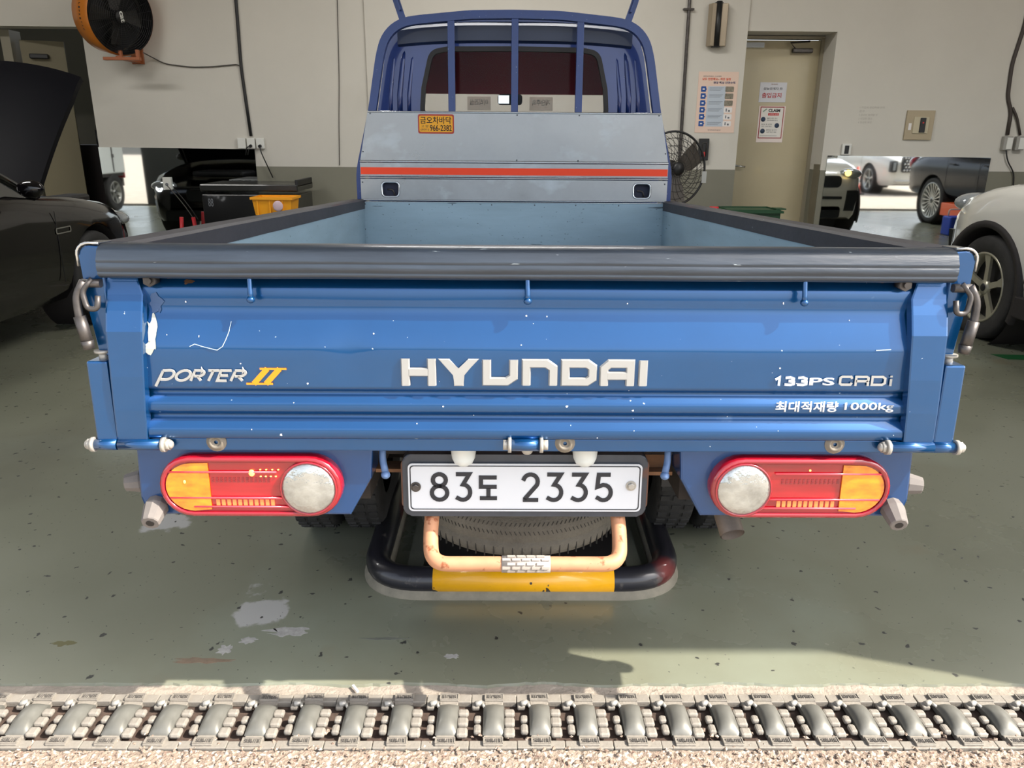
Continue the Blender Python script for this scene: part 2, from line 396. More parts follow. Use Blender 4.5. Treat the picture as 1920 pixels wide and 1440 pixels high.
box('door_jamb_face', door_fr, (3.44, WY+.2, .55), (.02, .36, 1.1), wb)
wallbox('wall_left', wall_side, -12.2, -12, -.52, 10.5, 0, 4.2)
wallbox('wall_right', wall_side, 12, 12.2, -.52, 10.5, 0, 4.2)
wallbox('ceiling', ceil_m, -12.2, 12.2, -.53, 10.5, 4.2, 4.35)
wallbox('wall_front', wall_side, -12.2, 12.2, -.53, -.33, 2.9, 4.2)
struct(box('trim_1', wall_side, (2.75, -.05, 1.525), (.3, .34, 3.05)))
struct(box('trim_4', mat('dark_shutter_pier', (52, 54, 52), .6), (-6.5, -.43, 1.525), (1.7, .2, 3.05)))
wallbox('wall_passage', mat('passage_paint', (104, 102, 92), .8), -12, -4.2, 9.3, 9.5, 0, 2.7)
wallbox('trim_2', MATS['passage_paint'], -4.4, -4.2, WY+.2, 9.4, 0, 2.6)
# door in the back wall, set back in a deep reveal
dr = struct(box('door_1', door_m, (2.965, WY+.375, 1.19), (.95, .05, 2.38)))
backwall(3.43, 3.5, WY+.2, 1.04, 2.43, wall_w, 'door_reveal', wb); backwall(3.43, 3.5, WY+.2, 0, 1.04, wall_g, 'door_reveal', wb)
box('door_reveal', wall_w, (2.96, WY+.3, 2.47), (1.0, .22, .084), wb)
MB().box((3.415, WY+.36, 1.2), (.035, .10, 2.4)).box((2.97, WY+.36, 2.405), (.95, .10, .03)).obj('door_frame', door_fr, dr)
MB().cyl((2.575, WY+.35, 1.07), (2.575, WY+.30, 1.07), .018).tube([(2.575, WY+.30, 1.07), (2.69, WY+.295, 1.06)], .011, 10).obj('door_handle', chrome, dr)
box('hinge_plate', alu, (2.66, WY+.335, 2.33), (.24, .03, .05), dr)
MB().box((3.20, WY+.32, 2.275), (.22, .05, .045), bev=.01).tube([(3.12, WY+.31, 2.29), (3.05, WY+.28, 2.35), (3.27, WY+.32, 2.37)], .009, 8).obj('door_closer', steel, dr)
# outdoor ground, track bed, concrete strip
struct(box('ground', asphalt, (0, -20.3, -.06), (60, 39.6, .1)))
# near gravel apron with modelled grains
b = MB(); P = []
xs = np.arange(-1.8, 1.801, .0065); ys = np.arange(-.50, -.0599, .0065)
for y in ys:
    row = []
    for x in xs:
        d1 = noise.voronoi(Vector((x*95, y*95, 0)))[0][0]; d2 = noise.noise(Vector((x*28, y*28, 3)))
        row.append((x, y, -.004+.0075*max(0, .75-d1)+.003*d2))
    P.append(row)
b.grid(P, smooth=False)
g = struct(b.obj('ground_gravel', gravel))
b = MB()
for _ in range(1500):
    x = random.uniform(-1.7, 1.7); y = random.uniform(-.22, -.055) if random.random() < .9 else random.uniform(-.06, .0)
    r = random.uniform(.0025, .006); c = Vector((x, y, r*.2)); vs = []
    M = Matrix.Rotation(random.uniform(0, 6), 3, 'Z')@Matrix.Rotation(random.uniform(-.5, .5), 3, 'X')
    for d in ((1, 0, 0), (0, 1, 0), (-1, 0, 0), (0, -1, 0), (0, 0, 1), (0, 0, -1)):
        vs.append(b.b.verts.new(c+M@Vector((d[0]*r*1.5, d[1]*r, d[2]*r*.8))))
    for i in range(4):
        b.face([vs[i], vs[(i+1) % 4], vs[4]]); b.face([vs[(i+1) % 4], vs[i], vs[5]])
b.obj('pebble', gravel, g, kind='stuff')
b = MB(); P = []
for y in (.116, .13, .145, .158, .175):
    P.append([(x, y+.003*noise.noise(Vector((x*25, y*9, 1))), -.006+.0035*noise.noise(Vector((x*18, y*60, 5)))-(.004 if y < .12 else 0)) for x in np.arange(-2.5, 2.51, .01)])
b.grid(P, smooth=False); struct(b.obj('floor_strip', concrete))
struct(box('track_bed', soil, (0, .03, -.035), (24, .2, .04)))

# ---- cast track links
trk = thing('cable_track', 'pale cast metal channel of domed links set across the garage threshold', 'floor track', (0, 0, 0))
def link_mesh():
    b = MB()
    b.box((0, -.049, -.006), (.112, .024, .016), bev=.002); b.box((0, .107, -.006), (.112, .028, .016), bev=.002)
    # bridge under the crown
    b.box((0, .03, -.006), (.046, .135, .014), bev=.002)
    for yc, h in ((-.043, .026), (.106, .024)):
        b.box((0, yc, .003), (.047, h, .008), bev=.0015)
    for y0, y1 in ((-.028, -.0), (.006, .034), (.040, .062)):
        b.box((.0385, (y0+y1)/2, .003), (.027, y1-y0, .014), bev=.006)
    for y0, y1 in ((-.016, .012), (.020, .042)):
        b.box((-.0385, (y0+y1)/2, .001), (.018, y1-y0, .014), bev=.0055)
    b.box((-.045, .082, -.002), (.02, .022, .012), bev=.004)
    return b
def crown_mesh():
    b = MB(); P = []
    nx, ny = 10, 16
    for i in range(ny+1):
        v = -1+2*i/ny; row = []
        for j in range(nx+1):
            u = -1+2*j/nx
            h = .024*(1-abs(v)**2.2)**.7*(.50+.50*(1-u*u)) if abs(v) < 1 else 0
            row.append((u*.0255, .031+v*.051, .001+h*(1 if abs(u) < .99 else .5)))
        P.append(row)
    V = b.grid(P)
    base = [[(q.co.x*1.04, q.co.y, -.006) for q in row] for row in V]
    for side in (0, -1):
        b.grid([[V[i][side].co[:] for i in range(ny+1)], [base[i][side] for i in range(ny+1)]])
    return b
lm = link_mesh().obj('link', cast, trk); lm.location = (-.0425, 0, 0)
cm = crown_mesh().obj('crown', cast_top, lm)
lps = []
for yc in (-.043, .106):
    b = MB()
    for dx, dy, sx, sy in ((0, .0095, .046, .0020), (0, -.0095, .046, .0020), (-.0225, 0, .0020, .020), (.0225, 0, .0020, .020)):
        b.box((dx, yc+dy, .0078), (sx, sy, .0028))
    lps.append(b.obj('name_plate', cast, lm))
# raised lettering cast in each plate
SJ = {'S': [[(.9, .9), (.1, .9), (.1, .5), (.9, .5), (.9, .1), (.1, .1)]], 'U': [[(.1, 1), (.1, .1), (.9, .1), (.9, 1)]], 'N': [[(.1, 0), (.1, 1), (.9, 0), (.9, 1)]], 'J': [[(.9, 1), (.9, .1), (.1, .1), (.1, .4)]], 'I': [[(.5, 0), (.5, 1)]]}
def track_text():
    b = MB()
    for yc, fl_ in ((-.043, 1), (.106, -1)):
        for i, ch in enumerate('SUNJIN'):
            for path in SJ[ch]:
                for (ax, az), (bx, bz) in zip(path[:-1], path[1:]):
                    A = Vector((fl_*(-.0172+i*.0060+ax*.0046), yc+fl_*(-.0055+az*.011), .0078)); Bv = Vector((fl_*(-.0172+i*.0060+bx*.0046), yc+fl_*(-.0055+bz*.011), .0078))
                    d = Bv-A; b.box((A+Bv)/2, (d.length+.0008, .0013, .0016), Matrix.Rotation(math.atan2(d.y, d.x), 3, 'Z'))
    return b.obj('lettering', mat('cast_lettering', (92, 88, 84), .6, .2), lm, kind='stuff')
tt = track_text()
pn = MB().cyl((-.030, .086, .006), (-.046, .080, .006), .0075, n=12).cyl((-.030, .088, .006), (-.024, .068, .008), .005, .003, 10).obj('pin', bolt_m, lm)
for k in range(-14, 17):
    if k == 0: continue
    l2 = lm.copy(); COL.objects.link(l2); l2.parent = trk; l2.location = (-.0425+k*.1133, random.uniform(-.001, .001), random.uniform(-.001, .001)); l2.rotation_euler = (0, 0, random.uniform(-.01, .01))
    for ch in (cm, lps[0], lps[1], tt, pn):
        c2 = ch.copy(); COL.objects.link(c2); c2.parent = l2
lm.location = (-.0425, 0, 0)
# pale paper scrap on the strip
tag(box('straw_scrap', paper_w, (-.40, .14, .004), (.03, .006, .004), rot=Matrix.Rotation(R(-55), 3, 'Z')), 'small white scrap lying on the concrete strip beside the track', 'scrap')

# ================================================================== PICKUP TRUCK
TT = R(2.5)
truck = thing('pickup_truck', 'blue flatbed pickup truck seen from behind with closed tailgate', 'truck', (.028, -1.13*math.sin(TT), 1.13*(1-math.cos(TT))))
truck.rotation_euler = (-TT, 0, 0)
# --- tailgate: profile (z, y) swept in x
PROF = [(1.112, .03), (1.100, .018), (1.086, .018), (1.078, .002), (1.068, -.001), (1.04, .0005), (1.026, .0), (1.018, -.003), (.990, -.013), (.962, -.0215), (.954, -.0230), (.93, -.0225), (.878, -.0205), (.873, -.0205),
        (.866, -.010), (.860, -.0075), (.857, -.0095), (.846, -.0225), (.841, -.0245), (.828, -.0245), (.824, -.0225), (.815, -.0080), (.811, -.0065), (.807, -.0090), (.792, -.0260), (.787, -.0280), (.770, -.0275), (.766, -.022), (.766, .0)]
def gate_y(z):
    for (z1, y1), (z0, y0) in zip(PROF[:-1], PROF[1:]):
        if z0 <= z <= z1 and z1 > z0: return y0+(y1-y0)*(z-z0)/(z1-z0)
    return -.0235
b = MB(); XS = np.linspace(-.772, .772, 60); rows = []
for z, y in PROF:
    row = []
    for x in XS:
        d = .0015*noise.noise(Vector((x*2.5, z*9, 0))) if .87 < z < 1.09 else .0006*noise.noise(Vector((x*9, z*4, 0)))
        if (x+.36)**2+(z-.955)**2*2 < .0022: d += .004*(1-((x+.36)**2+(z-.955)**2*2)/.0022)
        row.append((x, y+d, z))
    rows.append(row)
b.grid(rows)
b.box((0, .038, .94), (1.60, .012, .345))
gate = b.obj('tailgate', blue, truck)
for sx, dx in ((-1, 0), (1, 0)):
    b = MB(); rows = []
    # side bracket, bowed with the panel
    for z, y, xi, xo in ((1.104, .000, .770, .830), (1.086, -.004, .767, .830), (1.06, -.012, .757, .829), (1.03, -.024, .756, .828), (.99, -.034, .757, .828), (.90, -.038, .762, .829), (.83, -.036, .768, .832), (.766, -.030, .774, .836)):
        rows.append([(sx*xi, y+.02, z), (sx*xi, y, z), (sx*(xi+.003), y-.001, z), (sx*(xo-.003), y-.001, z), (sx*xo, y, z), (sx*xo, y+.05, z)])
    b.grid(rows, smooth=False)
    b.face([b.b.verts.new(p) for p in rows[0]]); b.face([b.b.verts.new(p) for p in rows[-1]])
    b.obj('side_bracket', blue, gate)
for x in (-.543, -.004, .538):
    MB().tube(fillet([(x, .012, 1.115), (x, -.022, 1.10), (x+.001, -.028, 1.062), (x+.001, -.024, 1.056)], .006), .0052, 10).ell((x+.001, -.028, 1.054), (.0085, .0085, .0075), 12, 8).obj('rope_hook', blue, gate)
for sx in (-1, 1): MB().cyl((sx*.742, .01, 1.088), (sx*.742, -.014, 1.088), .013, n=6).cyl((sx*.742, -.012, 1.088), (sx*.742, -.022, 1.088), .007, n=10).obj('hex_bolt', steel, gate)
# rust and bare filler patches on the left seam, long scratch
def patch(pts, y, name, m, parent, label=None):
    b = MB(); b.prism(pts, y, y-.0008); o = b.obj(name, m, parent)
    if label: o['label'] = label
    return o
filler = mat('bare_filler', (176, 178, 166), .8, var=.15, vscale=40); rustp = mat('rust_patch', (120, 86, 62), .85, var=.3, vscale=50)
def blob(cx, cz, rx, rz, n=22, seed=0, amp=.35):
    return [(cx+rx*math.cos(2*PI*k/n)*(1+amp*noise.noise(Vector((math.cos(2*PI*k/n)*1.7, math.sin(2*PI*k/n)*1.7, seed)))), cz+rz*math.sin(2*PI*k/n)*(1+amp*noise.noise(Vector((math.cos(2*PI*k/n)*1.7+9, math.sin(2*PI*k/n)*1.7, seed))))) for k in range(n)]
def surf_patch(pts, name, m):
    b = MB(); cx = sum(p[0] for p in pts)/len(pts); cz = sum(p[1] for p in pts)/len(pts)
    rings = []
    for f in (1, .66, .33): rings.append([b.b.verts.new((cx+(p[0]-cx)*f, gate_y(cz+(p[1]-cz)*f)-.0016, cz+(p[1]-cz)*f)) for p in pts])
    c = b.b.verts.new((cx, gate_y(cz)-.0016, cz)); n = len(pts)
    for i in range(2):
        for k in range(n): b.face([rings[i][k], rings[i][(k+1) % n], rings[i+1][(k+1) % n], rings[i+1][k]])
    for k in range(n): b.face([rings[2][k], rings[2][(k+1) % n], c])
    return b.obj(name, m, gate)
surf_patch(blob(-.746, .985, .009, .033, seed=3, amp=.9), 'bare_patch', filler)
surf_patch(blob(-.752, .955, .010, .012, seed=5, amp=.8), 'bare_patch', filler)
surf_patch(blob(-.738, 1.04, .012, .018, seed=2, amp=.8), 'worn_patch', mat('worn_blue', (62, 84, 118), .8))
surf_patch(blob(-.69, 1.094, .055, .006, seed=8, amp=.7), 'rust_patch', rustp)
surf_patch(blob(.70, 1.094, .055, .006, seed=18, amp=.7), 'rust_patch', rustp)
surf_patch(blob(-.675, 1.083, .009, .004, seed=9, amp=.7), 'rust_patch', rustp)
for k in range(30):   # chips of paint
    x = random.uniform(-.73, .73); z = random.choice([random.uniform(.768, .86), random.uniform(.87, 1.05)]); r = random.uniform(.0006, .0016)
    surf_patch(blob(x, z, r*random.uniform(.7, 1.8), r*random.uniform(.7, 2.0), 7, k, .8), 'paint_chip', white_print)
strokes([[(0, .12), (.12, .2), (.3, .12), (.5, .05), (.65, .0), (.78, .12), (.86, .35), (.93, .6), (.98, .95)]], .0013, -.0012, -.0018, 'scratch', mat('scratch_grey', (176, 196, 214), .6), gate, -.672, .952, .083, .058, fy=gate_y)
strokes([[(0, 0), (.6, .05), (1, .1)]], .0016, -.0012, -.0018, 'scratch', MATS['scratch_grey'], gate, .695, .958, .03, .02, fy=gate_y)
# --- lettering
LH, LZ, LYs = .056, .881, -.0235
TK = .0185
def hy(paths, x0, x1, name='letter'):
    w_ = TK
    strokes(paths, w_, LYs, LYs-.0045, name, white_letter, gate, x0+w_/2, LZ+w_/2, x1-x0-w_, LH-w_, bev=.0026)
hb = [(-.2555, -.1845), (-.1805, -.0985), (-.0930, -.0205), (-.0135, .0590), (.0650, .1380), (.1430, .2140), (.2195, .2450)]
hy([[(0, -.24), (0, 1.24)], [(1, -.24), (1, 1.24)], [(.14, .5), (.86, .5)]], *hb[0])
MB().prism([(hb[1][0]+u*(hb[1][1]-hb[1][0]), LZ+v*LH) for u, v in ((0, 1), (.27, 1), (.5, .62), (.73, 1), (1, 1), (.62, .42), (.62, 0), (.38, 0), (.38, .42))], LYs-.0045, LYs, bev=.0016).obj('letter', white_letter, gate)
hy([[(0, 1.2), (0, 0), (.75, 0), (1, .25), (1, 1.2)]], *hb[2])
hy([[(0, -.2), (0, 1), (.75, 1), (1, .75), (1, -.2)]], *hb[3])
hy([['c', (0, 0), (.8, 0), (1, .2), (1, .8), (.8, 1), (0, 1)]], *hb[4])
hy([[(0, -.2), (0, .75), (.2, 1), (1, 1), (1, -.2)], [(.13, .34), (.87, .34)]], *hb[5])
hy([[(.5, -.2), (.5, 1.2)]], hb[6][0]-.0035, hb[6][1])
# model script: slanted silver letters and the orange numeral
def el(cx, cy, rx, ry, a0, a1, n=9): return arc(cx, cy, rx, a0, a1, n, ry)
PZ, PH = .889, .021
def sc_(paths, x0, x1, nm='script_letter', h=PH, z0=PZ, wd=.0058, m=white_letter, sh=.45): strokes(paths, wd, -.0238, -.0255, nm, m, gate, x0, z0, x1-x0, h, shear=sh, bev=.0006)
sc_([[(.0, -.55), (.0, .95)], [(-.02, .97), (.45, 1)]+el(.5, .55, .42, .45, 85, -90)+[(.1, .1)]], -.741, -.714)
sc_([['c']+el(.5, .5, .5, .5, 0, 340, 17)], -.710, -.683)
sc_([[(.05, 0), (.05, .9)], [(0, 1), (.55, 1)]+el(.55, .72, .35, .28, 90, -90, 7)+[(.2, .44)], [(.45, .44), (.9, 0)]], -.678, -.654)
sc_([[(0, 1), (1, 1)], [(.45, 1), (.35, 0)]], -.649, -.627)
sc_([[(1, 1), (.05, 1), (.05, 0), (.9, 0)], [(.05, .52), (.85, .52)]], -.625, -.603)
sc_([[(.05, 0), (.05, .9)], [(0, 1), (.55, 1)]+el(.55, .72, .35, .28, 90, -90, 7)+[(.2, .44)], [(.45, .44), (.95, 0)]], -.598, -.572)
strokes([[(0, 1), (1, 1)], [(0, 0), (1, 0)]], .0038, -.0234, -.0246, 'numeral', orange_print, gate, -.566, .883, .053, .031, shear=.55)
strokes([[(.28, 0), (.28, 1)], [(.74, 0), (.74, 1)]], .0108, -.0234, -.0248, 'numeral', orange_print, gate, -.566, .883, .053, .031, shear=.55)
for x_, g_ in ((.497, [[(.1, .7), (.55, 1), (.55, -.1)]]), (.519, None), (.5445, None)):
    th_ = [[(.0, .95), (.6, 1), (.95, .85), (.95, .62), (.4, .5)], [(.4, .5), (1, .4), (1, .12), (.6, 0), (-.05, .05)]]
    strokes(g_ or th_, .0046, -.0238, -.0252, 'figures', white_print, gate, x_, .8860, .0175, .0155)
text('PS', (.568, .619, .8850, .9010), -.0238, 'figures', white_print, gate, bold=.02)
crd = lambda paths, x0, x1: strokes(paths, .0048, -.0238, -.0250, 'figures', white_letter, gate, x0, .887, x1-x0, .0165)
crd([[(1, .75), (.9, 1), (.15, 1), (0, .85), (0, .15), (.15, 0), (.9, 0), (1, .25)]], .630, .654)
crd([[(.0, -.15), (0, 1), (.85, 1), (1, .85), (1, .6), (.85, .45), (.0, .45)], [(.85, .45), (1, .3), (1, -.15)]], .662, .687)
crd([['c', (0, 0), (.8, 0), (1, .2), (1, .8), (.8, 1), (0, 1)]], .695, .721)
crd([[(0, -.15), (0, .75)], [(0, .95), (0, 1.17)]], .733, .734)
text('최대적재량', (.504, .632, .829, .8515), -.0252, 'load_notice', white_print, gate, bold=.02)
text('1000kg', (.645, .746, .829, .8495), -.0252, 'load_notice', white_print, gate, bold=.012)
# --- rubber rail on top of the gate
b = MB(); prof = []
for y, z in ((.045, 1.150), (.02, 1.158), (-.005, 1.1575), (-.022, 1.153), (-.030, 1.146), (-.033, 1.138), (-.0365, 1.131), (-.038, 1.1265), (-.0355, 1.1245), (-.038, 1.1225), (-.0385, 1.115), (-.0375, 1.109), (-.035, 1.107), (-.0375, 1.105), (-.035, 1.099), (-.026, 1.094), (-.012, 1.094), (.0, 1.10), (.045, 1.11)):
    prof.append((y, z))
rows = [[(x, y+.0012*noise.noise(Vector((x*5, 0, 0))), z+.0012*noise.noise(Vector((x*4, 3, 0)))) for y, z in prof] for x in np.linspace(-.828, .828, 50)]
b.grid(rows, cv=True); b.face([b.b.verts.new(p) for p in rows[0]]); b.face([b.b.verts.new(p) for p in rows[-1]])
b.obj('rubber_rail', rubber, gate)
# --- bed
def sideboard(s):
    o = MB().box((s*.835, 1.375, .94), (.055, 2.66, .35), bev=.006).obj('side_board', blue, truck)
    box('inner_liner', alu_blue, (s*.803, 1.36, .935), (.008, 2.66, .345), o)
    b = MB(); prof = [(s*.797, 1.107), (s*.797, 1.15), (s*.805, 1.1565), (s*.862, 1.1565), (s*.874, 1.150), (s*.876, 1.115), (s*.866, 1.112)]
    rows = [[(x, y, z+.001*noise.noise(Vector((y*4, x, 0)))) for x, z in prof] for y in np.linspace(.052, 2.72, 30)]
    b.grid(rows, cv=True, smooth=False); b.face([b.b.verts.new(p) for p in rows[0]]); b.face([b.b.verts.new(p) for p in rows[-1]])
    b.obj('top_rail', rubtop, o)
    # rounded end cap facing back
    e = MB(); pts = [(s*.829, .936), (s*.829, 1.153)]+[(s*(.852+.020*math.cos(R(a))), 1.135+.020*math.sin(R(a))) for a in (90, 70, 50, 30, 10, 0)]+[(s*.870, 1.10), (s*.866, 1.02), (s*.858, .936)]
    e.prism(pts, -.012, .075, bev=.003); e.obj('end_cap', blue, o)
    t = MB(); t.tube([(s*.832, -.010, 1.158), (s*.850, -.013, 1.160)]+[(s*(.853+.022*math.cos(R(a))), -.013, 1.138+.021*math.sin(R(a))) for a in (80, 60, 40, 20, 0)]+[(s*.876, -.010, 1.115)], .0028, 8)
    t.box((s*.849, .02, 1.1585), (.026, .06, .003), bev=.001); t.obj('edge_trim', chrome, o)
    # latch: hook plate, lever and bolt
    l = MB()
    l.cyl((s*.832, -.02, 1.083), (s*.868, -.02, 1.083), .0085, n=12)
    l.tube(fillet([(s*.846, -.024, 1.092), (s*.866, -.030, 1.07), (s*.858, -.034, 1.035), (s*.838, -.034, 1.034), (s*.836, -.030, 1.06)], .012), .0055, 8)
    l.obj('latch_hook', steel, o)
    l = MB(); l.tube(fillet([(s*.862, -.026, 1.088), (s*.878, -.030, 1.060), (s*.876, -.034, 1.010), (s*.866, -.034, .965)], .02), [.006]*6+[.007]*5+[.008]*3 if False else .0078, 10)
    l.tube([(s*.875, -.034, 1.02), (s*.866, -.034, .965)], .0112, 10); l.tube([(s*.867, -.034, .972), (s*.865, -.034, .955)], [.0125, .0105], 10)
    l.obj('latch_lever', steel, o)
    p = MB().box((s*.857, .0, .836), (.042, .06, .186), bev=.004).obj('hinge_pillar', blue, o)
    MB().cyl((s*.852, -.008, .925), (s*.852, -.008, .944), .009, n=12).cyl((s*.852, -.008, .943), (s*.852, -.008, .948), .017, n=16).obj('pillar_pin', bolt_m, o)
    return o
sb_l = sideboard(-1); sb_r = sideboard(1)
bed = box('bed_floor', alu_blue, (0, 1.38, .755), (1.60, 2.66, .02), truck)
sill = MB().box((0, .008, .7515), (1.64, .05, .028), bev=.003).obj('rear_sill', blue, truck)
for s, xs_ in ((-1, (-.833, -.742)), (1, (.742, .836))):
    h = MB().cyl((xs_[0], -.030, .755), (xs_[1], -.030, .755), .0115, n=16).obj('hinge', blue, truck)
    for x in ((xs_[1], -.885) if s < 0 else (xs_[0], .885)):
        d = -1 if x < (xs_[0]+xs_[1])/2 else 1
        MB().cyl((x-d*.004, -.030, .755), (x+d*.004, -.030, .755), .0155, n=16).cyl((x+d*.003, -.030, .755), (x+d*.012, -.030, .755), .012, n=6).ell((x+d*.013, -.030, .755), (.006, .009, .009), 12, 8).obj('hinge_nut', bolt_m, h)
    MB().cyl((s*.836, -.030, .755), (s*.882, -.030, .755), .0115, n=16).obj('hinge_arm', blue, h)
h = MB().cyl((-.036, -.030, .757), (.028, -.030, .757), .0125, n=16).obj('hinge', blue, truck)
for x, d in ((-.036, -1), (.028, 1)):
    MB().cyl((x-d*.003, -.030, .757), (x+d*.004, -.030, .757), .016, n=16).cyl((x+d*.003, -.030, .757), (x+d*.014, -.030, .757), .011, n=6).obj('hinge_nut', bolt_m, h)
MB().ell((.0, -.02, .742), (.012, .008, .010), 12, 8).obj('centre_bolt', bolt_m, truck)
for x in (-.64, .078, .638):
    MB().lathe([(.004, -.0205), (.009, -.0205), (.010, -.0235), (.014, -.0235), (.017, -.020), (.021, -.018)], (x, 0, .757), 'Y', 18).obj('drain_grommet', mat('dusty_grommet', (120, 112, 100), .7, .2), sill)
for x, q in ((-.308, .008), (.304, -.008)):
    MB().tube(fillet([(x, .035, .738), (x, .03, .70), (x+q, .015, .674)], .01), .0075, 10).ell((x+q, .013, .673), (.010, .010, .009), 12, 8).obj('rope_hook', mat('dusty_blue', (84, 110, 150), .5, .2), truck)
# --- lamp panels with tail lamps
def stadium(x0, x1, z0, z1, n=14):
    r = (z1-z0)/2; zc = (z0+z1)/2
    return [(x1-r+r*math.cos(R(a)), zc+r*math.sin(R(a))) for a in np.linspace(-90, 90, n)]+[(x0+r+r*math.cos(R(a)), zc+r*math.sin(R(a))) for a in np.linspace(90, 270, n)]
def lamp(s):
    pts = [(.822, .735), (.325, .735), (.330, .665), (.378, .580), (.815, .580), (.826, .62)]
    pts = [(s*a, z) for a, z in pts]
    pn_ = MB().prism(pts, .012, .10, bev=.005).obj('lamp_panel', mat('lamp_panel_blue', (12, 62, 114), .34, .4, .8, var=.1, vscale=6), truck)
    a, c_ = (.388, .770)
    x0, x1 = sorted((s*a, s*c_)); z0, z1 = .588, .724
    L_ = MB(); o_ = stadium(x0, x1, z0, z1); i_ = stadium(x0+.012, x1-.012, z0+.012, z1-.012); n = len(o_)
    rings = [[L_.b.verts.new((p[0], y, p[1])) for p in pp] for pp, y in ((o_, .014), (o_, -.012), (stadium(x0+.003, x1-.003, z0+.003, z1-.003), -.018), (i_, -.020), (i_, -.014))]
    for A, B_ in zip(rings[:-1], rings[1:]):
        for k in range(n): L_.face([A[k], A[(k+1) % n], B_[(k+1) % n], B_[k]], True)
    lo = L_.obj('tail_lamp', red_rim, truck)
    # inner lens areas
    ins = stadium(x0+.012, x1-.012, z0+.012, z1-.012, 16)
    xa = s*.662; xb = s*.518
    MB().prism([p for p in ins], -.0135, -.006).obj('red_lens', red_l, lo)
    outer = [p for p in ins if (p[0]*s) > .664]
    outer = sorted(outer, key=lambda p: math.atan2(p[1]-.656, (p[0]-s*.664)*s))
    am = MB().prism([(s*.664, z0+.018)]+[(p[0]-s*.003, .656+(p[1]-.656)*.95) for p in outer]+[(s*.664, z1-.014)], -.014, -.0172).obj('amber_lens', amber, lo)
    cx, cz = s*.457, .654
    MB().lathe([(.056, -.014), (.0555, -.021), (.050, -.024), (.030, -.027), (.0, -.028)], (cx, 0, cz), 'Y', 36).obj('clear_lens', clear_l, lo)
    MB().lathe([(.0605, -.014), (.060, -.021), (.057, -.022), (.0555, -.020)], (cx, 0, cz), 'Y', 36).obj('lens_ring', red_rim, lo)
    b = MB()
    for z, xe in ((.690, .522), (.632, .505), (.612, .49)):
        b.tube([(s*.748 if z != .612 else s*.70, -.0165, z), (s*xe, -.0165, z)], .0022, 8)
    b.obj('lens_ridge', red_dk, lo)
    b = MB()
    for k in range(11): b.box((s*(.535+k*.0115), -.0138, .621), (.0075, .003, .0135))
    b.obj('reflector_cell', mat('lens_cell', (240, 120, 60), .3, 0, 1, emit=.25 if s < 0 else .05), lo, kind='stuff')  # cells glow slightly to brighten the unlit lamp
    b = MB()
    for zz in (.668, .672, .676):
        for k in range(14): b.box((s*(.54+k*.009), -.0138, zz), (.005, .002, .0022))
    b.obj('lens_cell', mat('lens_cell_dark', (120, 10, 24), .3, 0, 1), lo, kind='stuff')
    if s < 0:
        b = MB(); b.ell((-.574, -.0165, .688), (.0065, .003, .0075), 12, 8)
        for k in range(4): b.ell((-.556+k*.0125, -.0155, .695), (.0022, .002, .0015), 8, 6)
        for k in range(4): b.ell((-.556+k*.0105, -.0155, .680), (.0022, .002, .0015), 8, 6)
        b.obj('sun_glint', glint_m, lo)  # small glowing dots drawn as sun glints on the lens
        MB().ell((-.715, -.0175, .668), (.0028, .0015, .004), 10, 6).obj('sun_glint', glint_m, lo)
    else:
        MB().ell((.595, -.0145, .697), (.0022, .0018, .0025), 10, 6).obj('sun_glint', glint_m, lo)
    # grey rubber buffers at the outer corner
    for (bx, by, bz), dd, ln in (((s*.793, -.005, .598), Vector((-s*.05, -.95, -.45)), .062), ((s*.838, .05, .622), Vector((s*1.0, -.25, -.05)), .045)):
        dd.normalize(); p0 = Vector((bx, by+.03, bz+.01)); p1 = p0+dd*ln; q = MB()
        q.tube([p0, p0+dd*ln*.35, p1, p1+dd*.002], [.020, .0255, .019, .017], 10, smooth=False)
        q.obj('rubber_buffer', mat('dusty_buffer', (112, 106, 102), .75, var=.1, vscale=30), pn_)
        MB().cyl(p1+dd*.0022, p1+dd*.0030, .0085, n=14).obj('buffer_hole', plastic_b, pn_)
    return pn_
lamp(-1); lamp(1)
# --- number plate
hold = MB().prism(rrect(-.270, .267, .558, .704, .018), .055, .085, bev=.004).obj('plate_holder', frame_blk, truck)
MB().prism(rrect(-.274, .271, .575, .69, .012), .06, .13).obj('holder_flange', mat('rusty_flange', (112, 78, 62), .8, var=.2, vscale=20), hold)
pl = MB().prism(rrect(-.2575, .2545, .573, .685, .010), .0485, .052).obj('number_plate', plate_m, hold)
b = MB(); o_ = rrect(-.2535, .2505, .577, .681, .008); i_ = rrect(-.2512, .2482, .5793, .6787, .007)
n = len(o_)
A = [b.b.verts.new((p[0], .0478, p[1])) for p in o_]; B_ = [b.b.verts.new((p[0], .0478, p[1])) for p in i_]
for k in range(n): b.face([A[k], A[(k+1) % n], B_[(k+1) % n], B_[k]])
b.obj('plate_border', black_print, pl)
def pc(paths, x0, x1, z0=.596, z1=.6655, wd=.0092):
    strokes(paths, wd, .0484, .0470, 'plate_character', black_print, pl, x0+wd/2, z0+wd/2, x1-x0-wd, z1-z0-wd)
three = [[(.02, 1), (.92, 1), (.50, .60)]+el(.48, .30, .5, .30, 75, -120, 12)+[(.02, .10)]]
pc([['c']+el(.5, .77, .42, .23, 0, 345, 18), ['c']+el(.5, .27, .5, .27, 0, 345, 18)], -.2105, -.1675)
pc(three, -.158, -.1165)
pc([[(1, 1), (.05, 1), (.05, .55), (1, .55)], [(.5, .5), (.5, .05)], [(-.02, 0), (1.02, 0)]], -.1045, -.0590, .600, .658)
pc([[(.0, .76)]+el(.5, .72, .48, .28, 165, -30, 12)+[(.1, .03)], [(.0, 0), (1.03, 0)]], -.0105, .0315)
pc(three, .0415, .0835); pc(three, .0955, .1375)
